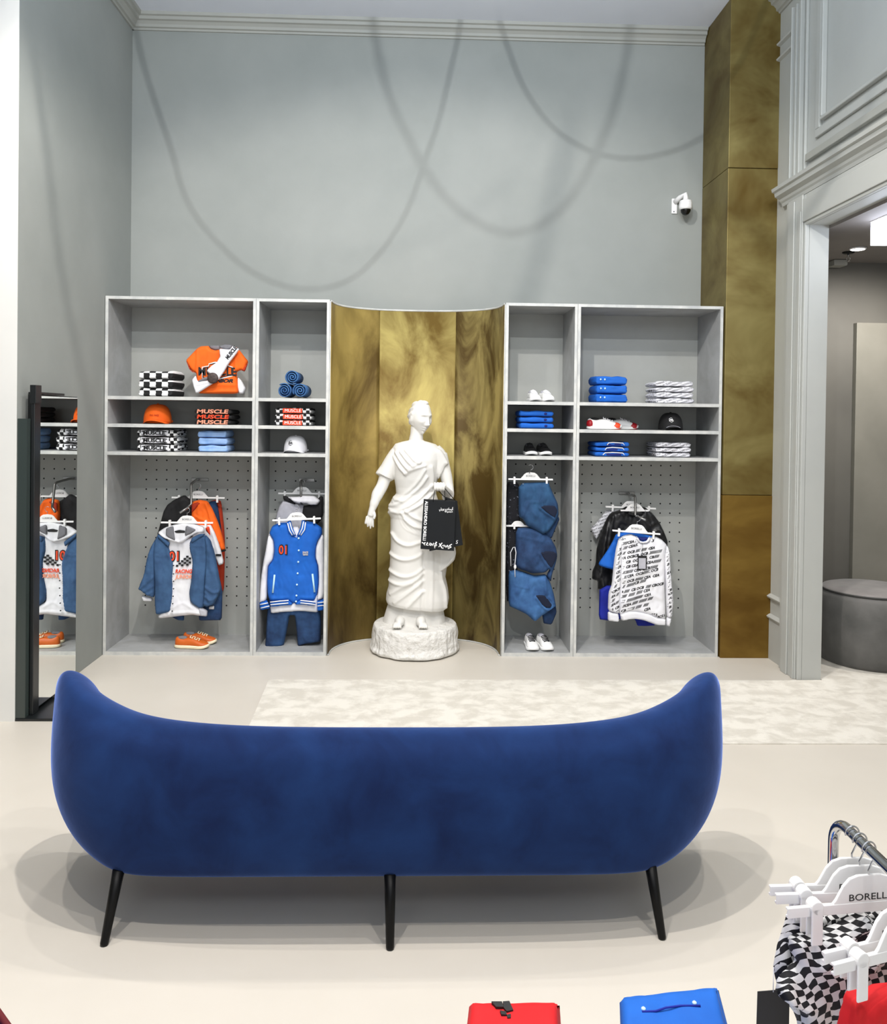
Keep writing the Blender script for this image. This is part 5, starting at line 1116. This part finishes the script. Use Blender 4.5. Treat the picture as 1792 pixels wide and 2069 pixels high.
shorts('light blue denim shorts with rolled hem, lowest of the three right of the niche', [(40, 1165), (120, 1150), (200, 1170), (330, 1215), (450, 1195), (500, 1290), (540, 1420), (565, 1560), (540, 1560), (430, 1640), (400, 1660), (330, 1722), (240, 1640), (140, 1590), (40, 1545)], 5.56, mMIDDENIM,
       [(318, 1425), (430, 1415), (470, 1460), (520, 1530), (500, 1572), (440, 1572), (380, 1520)], [(400, 1560), (560, 1540), (570, 1620), (515, 1755), (425, 1740), (415, 1680)], [([(330, 1440), (400, 1540), (470, 1590), (525, 1560)], .018, .006), ([(430, 1240), (440, 1400)], .012, .01), ([(480, 1440), (530, 1500)], .010, .006), ([(100, 1310), (250, 1345)], .006, .005), ([(250, 1640), (300, 1500), (290, 1400)], .008, .012)])
shorts('dark blue denim shorts, middle of the three right of the niche', [(120, 690), (300, 680), (430, 740), (505, 800), (560, 900), (578, 990), (560, 1080), (520, 1200), (505, 1285), (455, 1215), (490, 1140), (440, 1180), (300, 1190), (160, 1140), (115, 1100)], 5.545, mDKDENIM,
       [(372, 952), (450, 935), (560, 942), (572, 1000), (530, 1120), (490, 1130), (430, 1040)], None, [([(370, 960), (430, 1060), (490, 1140)], .012, .007), ([(160, 780), (400, 830)], .006, .012), ([(250, 1000), (330, 1130)], .01, .02)])
shorts('mid blue denim shorts, topmost of the three right of the niche', [(150, 195), (480, 182), (500, 240), (540, 330), (585, 430), (592, 560), (540, 640), (475, 735), (412, 760), (330, 715), (240, 665), (200, 600), (150, 560)], 5.53, mMIDDENIM if False else M('indigo_denim', '15375c', '29577f', scale=6, rough=.85, detail=5, lo=.4, hi=.7),
       [(378, 452), (430, 430), (560, 438), (582, 500), (548, 590), (500, 560), (400, 480)], [(300, 600), (590, 560), (600, 600), (560, 690), (512, 812), (400, 780)], [([(375, 465), (440, 520), (520, 570), (545, 600)], .014, .007), ([(280, 400), (380, 400)], .006, .006), ([(300, 500), (420, 620), (420, 740)], .012, .02), ([(180, 560), (260, 400)], .006, .01)])
p = at(Z3, 200, 205, 5.488); bm = BM(); ell(bm, p, (.004, .002, .004)); tag(obj('rivet_stud', bm, mCHROME, None, True), 'tiny metal stud on the waist of the topmost denim shorts', 'stud')
wp = (mWSHOE, mWSHOE, mLGREYC, mPRINT)
for lab, x, y in (('left', 292, 2010), ('right', 440, 2015)):
    q = at(Z3, x, y, 5.52); shoe('white sneaker, %s one of the pair on the narrow right cabinet floor' % lab, (q.x, 5.555, .0245), -PI/2+(.04 if lab == 'left' else .16), .23, wp, None, wid=1.05)

# ================================================================== wide right cabinet: hanging clothes
g4 = lambda nm, pts, Y, mat, par, *a, **k: g1(nm, pts, Y, mat, par, *a, fr=Z4, **k)
faceout('steel garment rail on the pegboard of the wide right cabinet', Z4, ((485, 92), (706, 136)), [(620, 114, 5.85), (640, 130, 5.78), (705, 155, 5.64), (712, 175, 5.62), (714, 420, 5.60), (760, 450, 5.57), (860, 490, 5.52)])
hanger('white clip hanger at the back of the wide right cabinet rail', Z4, (650, 312), 5.74, width=.36, roll=.03)
hanger('white clip hanger carrying the black jacket', Z4, (705, 352), 5.665, width=.2, hook=False, clips=())
t = th('patterned_tshirt', 'white T-shirt with black letter print showing its sleeve behind the black jacket', 'T-shirt', Z4, (300, 400), 5.78)
g4('body', [(310, 350), (500, 340), (700, 400), (700, 900), (300, 900), (240, 620), (215, 700), (170, 762), (130, 700), (88, 600), (150, 550), (225, 460)], 5.78, mSCRIB2, t, .02, .02, .03)
t = th('black_leather_jacket', 'glossy black jacket hanging behind the blue T-shirt in the wide right cabinet', 'jacket', Z4, (680, 380), 5.70)
g4('jacket_body', [(600, 288), (480, 355), (400, 372), (340, 420), (250, 600), (205, 780), (172, 900), (160, 1100), (115, 1200), (108, 1310), (190, 1335), (190, 1455), (330, 1455), (700, 1400), (1000, 1300), (1160, 900), (1165, 780), (1110, 640), (1050, 520), (960, 400), (850, 308), (765, 298), (795, 385), (640, 392)], 5.70, mLEATHER, t, .04, .035, .06,
   [([(300, 600), (260, 900), (200, 1250)], .010, .012), ([(390, 430), (340, 700), (330, 1000)], .012, .010), ([(900, 560), (1000, 500)], .006, .01), ([(950, 640), (1060, 600), (1120, 720)], .010, .01), ([(860, 330), (930, 420)], .008, .008), ([(470, 380), (560, 520)], .006, .01)], amp=.008)
g4('neck_rib', [(610, 380), (700, 395), (800, 372), (820, 410), (715, 440), (620, 420)], 5.655, mBLACKC, t, .01, .012, .01, amp=0)
t = th('royal_blue_trousers', 'royal blue trousers hanging lowest in the wide right cabinet', 'trousers', Z4, (500, 1460), 5.645)
g4('trouser_body', [(215, 1400), (1000, 1400), (1000, 1955), (860, 1965), (742, 1962), (715, 1880), (600, 1800), (480, 1880), (330, 1888), (203, 1870)], 5.645, mROYAL, t, .02, .02, .03)
t = th('blue_tshirt', 'bright blue T-shirt hanging between the black jacket and the patterned sweatshirt', 'T-shirt', Z4, (600, 680), 5.595)
g4('body', [(640, 655), (520, 660), (440, 690), (405, 770), (330, 900), (203, 1085), (208, 1120), (290, 1150), (400, 1178), (420, 1250), (700, 1400), (1000, 1300), (1000, 720), (850, 690)], 5.595, mBLUEC, t, .022, .02, .03, [([(600, 680), (500, 700), (440, 760)], .006, .008), ([(330, 900), (400, 1150)], .004, .012)])
PYY = 5.535
hanger('cream clip hanger carrying the patterned sweatshirt', Z4, (728, 655), 5.505, width=.33, roll=.07, sc=1.15)
t = th('patterned_sweatshirt', 'white sweatshirt covered in black letter print hanging at the front of the wide right cabinet', 'sweatshirt', Z4, (800, 760), PYY)
pb = g4('sweatshirt_body', [(470, 750), (560, 700), (650, 680), (740, 720), (770, 790), (880, 790), (905, 735), (1000, 715), (1080, 760), (1150, 830), (1125, 1000), (1120, 1400), (1135, 1870), (1000, 1850), (900, 1800), (740, 1765), (600, 1765), (490, 1810), (480, 1600), (505, 1100), (500, 900)], PYY, mWHITEC, t, .04, .04, .05, [([(540, 1300), (800, 1180), (1000, 1180)], .006, .02), ([(520, 1650), (760, 1480), (1050, 1560)], .006, .02), ([(760, 800), (760, 980)], .004, .006), ([(890, 800), (890, 980)], .004, .006)])
sl1 = g4('sleeve', [(480, 745), (440, 900), (412, 1100), (385, 1380), (340, 1500), (330, 1750), (470, 1790), (492, 1780), (505, 1400), (525, 1000), (530, 800)], PYY, mWHITEC, t, .036, .036, .03, [([(470, 900), (440, 1200), (400, 1500)], .006, .012)])
sl2 = g4('sleeve', [(1140, 820), (1188, 900), (1200, 1100), (1212, 1300), (1242, 1600), (1222, 1840), (1150, 1850), (1130, 1500), (1105, 1000)], PYY, mWHITEC, t, .036, .036, .03, [([(1160, 950), (1180, 1300), (1190, 1700)], .006, .012)])
letterprint(pb, 0, .024, mPRINT, 3, .26, .033); letterprint(sl1, 0, .022, mPRINT, 4, .5, .03); letterprint(sl2, 0, .022, mPRINT, 5, .5, .03)
g4('rib_hem', [(495, 1790), (600, 1745), (745, 1750), (900, 1785), (1000, 1835), (1132, 1855), (1132, 1955), (1000, 1948), (830, 1882), (680, 1860), (520, 1893)], PYY-.004, mWHITEC, t, .036, .03, .02, amp=.002, label='plain white ribbed hem')
g4('rib_cuff', [(330, 1760), (480, 1780), (485, 1908), (330, 1890)], PYY, mWHITEC, t, .03, .03, .015, amp=.002, label='plain white cuff'); g4('rib_cuff', [(1145, 1840), (1215, 1850), (1190, 1972), (1142, 1955)], PYY, mWHITEC, t, .03, .03, .015, amp=.002, label='plain white cuff')
g4('neck_lining', [(752, 728), (890, 728), (875, 765), (820, 780), (780, 772)], PYY-.02, mNAVY, t, .012, .01, .01, amp=0, label='navy inside of the neck')
g4('neck_rib', [(728, 710), (755, 735), (780, 778), (820, 790), (870, 778), (895, 735), (915, 715), (925, 760), (890, 805), (820, 815), (770, 805), (735, 760)], PYY-.036, mWHITEC, t, .012, .02, .008, amp=0)
t = th('price_tag', 'black-edged white price tag hanging on the chest of the patterned sweatshirt', 'tag', Z4, (810, 985), PYY-.05)
a, b = at(Z4, 748, 985, PYY-.052), at(Z4, 872, 1182, PYY-.052)
bm = BM(); box(bm, a.x, b.x, a.y, a.y+.002, b.z, a.z); obj('tag_card', bm, mPRINT, t, bevel=.0005)
a, b = at(Z4, 762, 1018, PYY-.0535), at(Z4, 858, 1168, PYY-.0535); bm = BM(); box(bm, a.x, b.x, a.y, a.y+.0012, b.z, a.z); obj('tag_label', bm, mLGREYC, t)
stripes([[(805, 985), (812, 900), (815, 815)]], PYY-.05, .0009, t, mPRINT, Z4, 'tag_string')

# ================================================================== foreground: folded shirts on a low display table, rack of trousers
YT, ZT = 1.62, 0.385
t = thing('display_table', 'low white display table carrying the red and the blue folded clothes', 'table', (0.25, 1.25, 0))
bm = BM(); box(bm, -.35, .72, .86, 1.60, ZT-.03, ZT); obj('tabletop', bm, mWHITEC, t, bevel=.003)
for x in (-.33, .67):
    for y in (.88, 1.55): bm = BM(); box(bm, x, x+.03, y, y+.03, 0, ZT-.03); obj('leg', bm, mBLACK, t, bevel=.002)
def fgfold(label, cat, tl, tr, bl, br, zt, mat, seed, group=None, nm='folded_tshirt', h=.035, amp=.004):
    """folded cloth whose upper face is traced at height zt"""
    A_, B_, C_, D_ = (PZ(*p, zt) for p in (tl, tr, bl, br)); n, m = 30, 26; bm = BM(); T, Bt = [], []
    for i in range(n+1):
        ra, rb = [], []
        for j in range(m+1):
            u, v = i/n, j/m; p = (A_*(1-u)+B_*u)*(1-v)+(C_*(1-u)+D_*u)*v; e = min(u, 1-u, v, 1-v); k = math.sqrt(max(0, 1-(1-min(1, e/.09))**2))
            nz = noise.noise(Vector((p.x*22, p.y*22, seed)))*amp
            ra.append(bm.verts.new((p.x, p.y, zt-h/2+h/2*k+nz*k))); rb.append(ra[-1] if e == 0 else bm.verts.new((p.x, p.y, zt-h/2-h/2*k)))
        T.append(ra); Bt.append(rb)
    for g in (T, Bt):
        for i in range(n):
            for j in range(m): bm.faces.new((g[i][j], g[i+1][j], g[i+1][j+1], g[i][j+1]))
    t = thing(nm, label, cat, ((A_.x+B_.x)/2, A_.y, zt-h), group); obj('folded_body', bm, mat, t, True); return t
HS = .035
reds = ['red folded T-shirt with black print, topmost of its stack at the bottom of the picture', 'red folded T-shirt lying directly under the one with the black print', 'red folded T-shirt at the bottom of the stack with the black print']
for i, (lb, gr) in enumerate(zip(reds, range(3))):
    dx = (0, 3, -2)[i]; t = fgfold(lb, 'T-shirt', (950+dx, 2017), (1128+dx, 2014), (918+dx, 2290), (1145+dx, 2290), ZT+HS*(3-i)-.0005*i, mREDC, i*3.1+1, 'red folded T-shirts on the low table', h=HS)
    if i == 0:
        z = ZT+HS*3+.003; bm = BM()
        def q4(pts, hh=.0022):
            vs = [PZ(x, y, z) for x, y in pts]; prism(bm, [(v.x, v.y) for v in vs], 'z', z-.006, z)
        q4([(993, 2023), (1014, 2023), (1018, 2034), (1002, 2034)]); q4([(1016, 2023), (1029, 2022), (1037, 2040), (1024, 2043), (1018, 2036)]); q4([(1010, 2041), (1022, 2043), (1024, 2050), (1013, 2049)]); q4([(1024, 2050), (1032, 2048), (1032, 2056), (1025, 2056)])
        obj('black_emblem', bm, mPRINT, t)
for v_ in (0,):
    bm = BM()
blues = ['bright blue folded shirt with pearl snaps, topmost of its stack in the foreground', 'bright blue folded shirt lying directly under the one with the snaps', 'bright blue folded shirt at the bottom of the foreground stack']
for i, lb in enumerate(blues):
    dx = (0, 4, 2)[i]; zt = ZT+.04*(3-i)-.0005*i
    t = fgfold(lb, 'shirt', (1252+dx, 2005), (1448+dx, 1981), (1262+dx, 2290), (1530+dx, 2290), zt, mBLUEC, i*2.7+9, 'blue folded shirts on the low table', 'folded_shirt', h=.04, amp=.006)
    if i == 0:
        for x, y in ((1300, 2037), (1403, 2025)):
            p = PZ(x, y, zt+.004); bm = BM(); lathe(bm, p, [(.0042, -.004), (.0042, 0), (.002, .002)], 14); obj('snap_button', bm, bpy.data.materials['pale_snap'], t, True)
        bm = BM(); tube(bm, [PZ(x, y, zt+.002) for x, y in ((1297, 2044), (1325, 2043), (1345, 2036), (1375, 2032), (1415, 2032))], .0018, 6); obj('pocket_seam', bm, mROYAL, t, True)
# something dark red and blue at the far left corner
cn = Vector((-.8505, 1.4065, 0)); R45 = Matrix.Translation(cn) @ Matrix.Rotation(PI/4, 4, 'Z')
bm = folded_bm(-.15, .15, -.15, .15, ZT, ZT+.1, 3, amp=.002, groove=0); bm.transform(R45)
tt = thing('folded_shirt', 'blue and dark red folded garment cut off at the bottom left corner', 'clothes', (cn.x, cn.y, ZT)); obj('folded_body', bm, mROYAL, tt, True)
bm = BM(); tube(bm, [(.148, -.14, ZT+.088), (.151, -.05, ZT+.09), (.151, .05, ZT+.09), (.148, .14, ZT+.088)], .007, 8); bm.transform(R45); obj('ribbed_edge', bm, M('dark_red_rib', '5c0510', rough=.8), tt, True, label='dark red edge')
t = thing('side_display_table', 'low white display table at the bottom left corner', 'table', (-1.1, 1.1, 0))
bm = BM(); box(bm, -1.4, -.80, .8, 1.42, ZT-.03, ZT-.0005); obj('tabletop', bm, mWHITEC, t, bevel=.003)
for x in (-1.38, -.85):
    for y in (.82, 1.37): bm = BM(); box(bm, x, x+.03, y, y+.03, 0, ZT-.03); obj('leg', bm, mBLACK, t)

# chrome rack
RX = .82; top = PX(1685, 1638, RX); RZ = top.z-.01
t = thing('clothes_rack', 'chrome clothes rack cut off at the right edge of the picture', 'rack', (RX, top.y, 0))
bm = BM(); pts = [(RX, top.y, 0.02), (RX, top.y, RZ-.05)]+[(RX, top.y-.05+.05*math.cos(a), RZ-.05+.05*math.sin(a)) for a in [PI/16*k for k in range(1, 9)]]+[(RX, top.y-.3, RZ), (RX, top.y-.9, RZ)]
tube(bm, pts, .0098, 20); obj('rail_tube', bm, mCHROME, t, True)
bm = BM(); tube(bm, [(RX, top.y-.9, RZ), (RX, top.y-.9, 0.02)], .0098, 16); obj('upright_tube', bm, mCHROME, t, True)
bm = BM(); box(bm, RX-.02, RX+.02, top.y-1.0, top.y+.06, 0, .02); obj('foot_bar', bm, mCHROME, t, bevel=.003)
gG = lambda nm, pts, Y, mat, par, *a, **k: g1(nm, pts, Y, mat, par, *a, fr=ZG, **{'res': .006, **k})
def rackhanger(label, Yh, barpt, yaw, width=.315, sc=1.25, roll=0.0):
    p = PX(*ZG(*barpt), RX) if False else None
    hy = Yh; bx = RX; z = RZ-.1
    R_ = Matrix.Translation((bx, hy, z)) @ Matrix.Rotation(yaw, 4, 'Z') @ Matrix.Rotation(roll, 4, 'Y')
    t = thing('clip_hanger', label, 'hanger', (bx, hy, z))
    def put(nm, bm, mat, sm=False, bev=0): bm.transform(R_); return obj(nm, bm, mat, t, sm, bev)
    bm = BM(); prism(bm, [(-.092, -.01), (-.080, -.004), (-.064, .014), (-.050, .038), (-.038, .050), (-.022, .055), (.022, .055), (.038, .050), (.050, .038), (.064, .014), (.080, -.004), (.092, -.01)], 'y', -.003, .003); put('hanger_body', bm, mWPLAST, bev=.0015)
    bm = BM(); prism(bm, [(-.004, -.011), (.004, -.011), (.004, -.007), (-.001, -.006), (-.001, .003), (.004, .004), (.004, .007), (-.004, .007)], 'x', -width/2, width/2); put('bar', bm, mWPLAST, bev=.001)
    for s in (-.33, .33):
        bm = BM(); box(bm, s*width-.011, s*width+.011, -.010, -.006, -.06, .006); box(bm, s*width-.011, s*width+.011, .006, .010, -.05, .006); lathe(bm, (s*width, 0, .006), [(.0125, -.010), (.0125, .010)], 18, 'y'); put('clip', bm, mWPLAST, bev=.002)
    bm = BM(); tube(bm, [(0, 0, .044), (0, 0, .062), (.006, 0, .074), (.014, 0, .088)]+[(.0135*math.cos(a), 0, RZ-z+.0135*math.sin(a)) for a in [-.2+.3*k for k in range(13)]], .0016, 8); put('wire_hook', bm, mCHROME, True)
    d = Vector((math.cos(yaw), math.sin(yaw), 0)); n = Vector((math.sin(yaw), -math.cos(yaw), 0))
    text('BORELLI', .017, mPRINT, t, Vector((bx, hy, z+.016))+n*.0034, xdir=d, ext=.0002, fit=.078)
    return t
for lb, Yh, yw in (('white clip hanger farthest back on the chrome rack', 1.486, .04), ('white clip hanger second from the back on the chrome rack', 1.460, .04), ('white clip hanger with readable lettering carrying the checked trousers', 1.43, .12)): rackhanger(lb, Yh, None, yw)
rackhanger('white clip hanger behind the front one, carrying red trousers', 1.335, None, .28); rackhanger('white clip hanger nearest the viewer, carrying red trousers', 1.31, None, .3)
# checked trousers
for lab, Y, pts, fl in (
    ('black and white checked trousers farthest back on the chrome rack', 1.50, [(490, 1050), (560, 1040), (900, 1060), (1400, 1020), (1800, 1040), (1800, 2000), (1400, 2300), (620, 2300), (560, 1980), (420, 1800), (375, 1640), (360, 1550), (400, 1350), (450, 1200)], [([(470, 1200), (420, 1500)], .006, .008), ([(540, 1150), (480, 1450)], .008, .01)]),
    ('black and white checked trousers at the front of the chrome rack', 1.445, [(490, 1290), (560, 1260), (700, 1245), (900, 1180), (1100, 1080), (1160, 1050), (1220, 1120), (1420, 1140), (1800, 1200), (1800, 2300), (640, 2300), (600, 1930), (520, 1870), (375, 1790), (400, 1650), (560, 1500), (500, 1400)], [([(730, 1440), (860, 1340), (1030, 1190), (1160, 1070)], .016, .009), ([(700, 1480), (740, 1700), (760, 2000)], .014, .02), ([(1000, 1550), (1080, 1480), (1200, 1400), (1350, 1300)], .014, .012), ([(880, 1560), (950, 1800), (960, 2100)], .014, .02), ([(1160, 1130), (1200, 1300), (1150, 1450)], .012, .012), ([(560, 1300), (620, 1500), (600, 1700)], .008, .012), ([(400, 1700), (500, 1800), (620, 1850)], .012, .01)])):
    t = th('checked_trousers', lab, 'trousers', ZG, (900, 1100), Y); gG('trouser_body', pts, Y, mWARP, t, .02, .012, .02, fl, amp=.007, freq=22)
t = th('red_trousers', 'bright red trousers clipped to the nearest hangers at the lower right', 'trousers', ZG, (1200, 1760), 1.32)
gG('trouser_body', [(1010, 1800), (1100, 1760), (1300, 1720), (1800, 1640), (1900, 2500), (900, 2500), (930, 2100), (980, 1900)], 1.325, mREDC, t, .022, .02, .03, [([(1060, 1850), (1020, 2100)], .008, .01), ([(1180, 1900), (1160, 2060), (1100, 2200)], .01, .014)], amp=.004)
# black hang tag on its string
t = th('hang_tag', 'plain black hang tag on a string below the checked trousers', 'tag', ZG, (360, 1780), 1.44)
a, b = at(ZG, 222, 1778, 1.44), at(ZG, 500, 2130, 1.44); bm = BM(); prism(bm, [(a.x, a.z-.0), (b.x, a.z+.004), (b.x, b.z), (a.x-.001, b.z)], 'y', 1.439, 1.4405); obj('tag_card', bm, mPRINT, t)
bm = BM(); p1, p2 = at(ZG, 362, 1785, 1.438), at(ZG, 366, 1560, 1.46); tube(bm, [p1, p2], .0008, 6); obj('string', bm, mLGREYC, t, True)
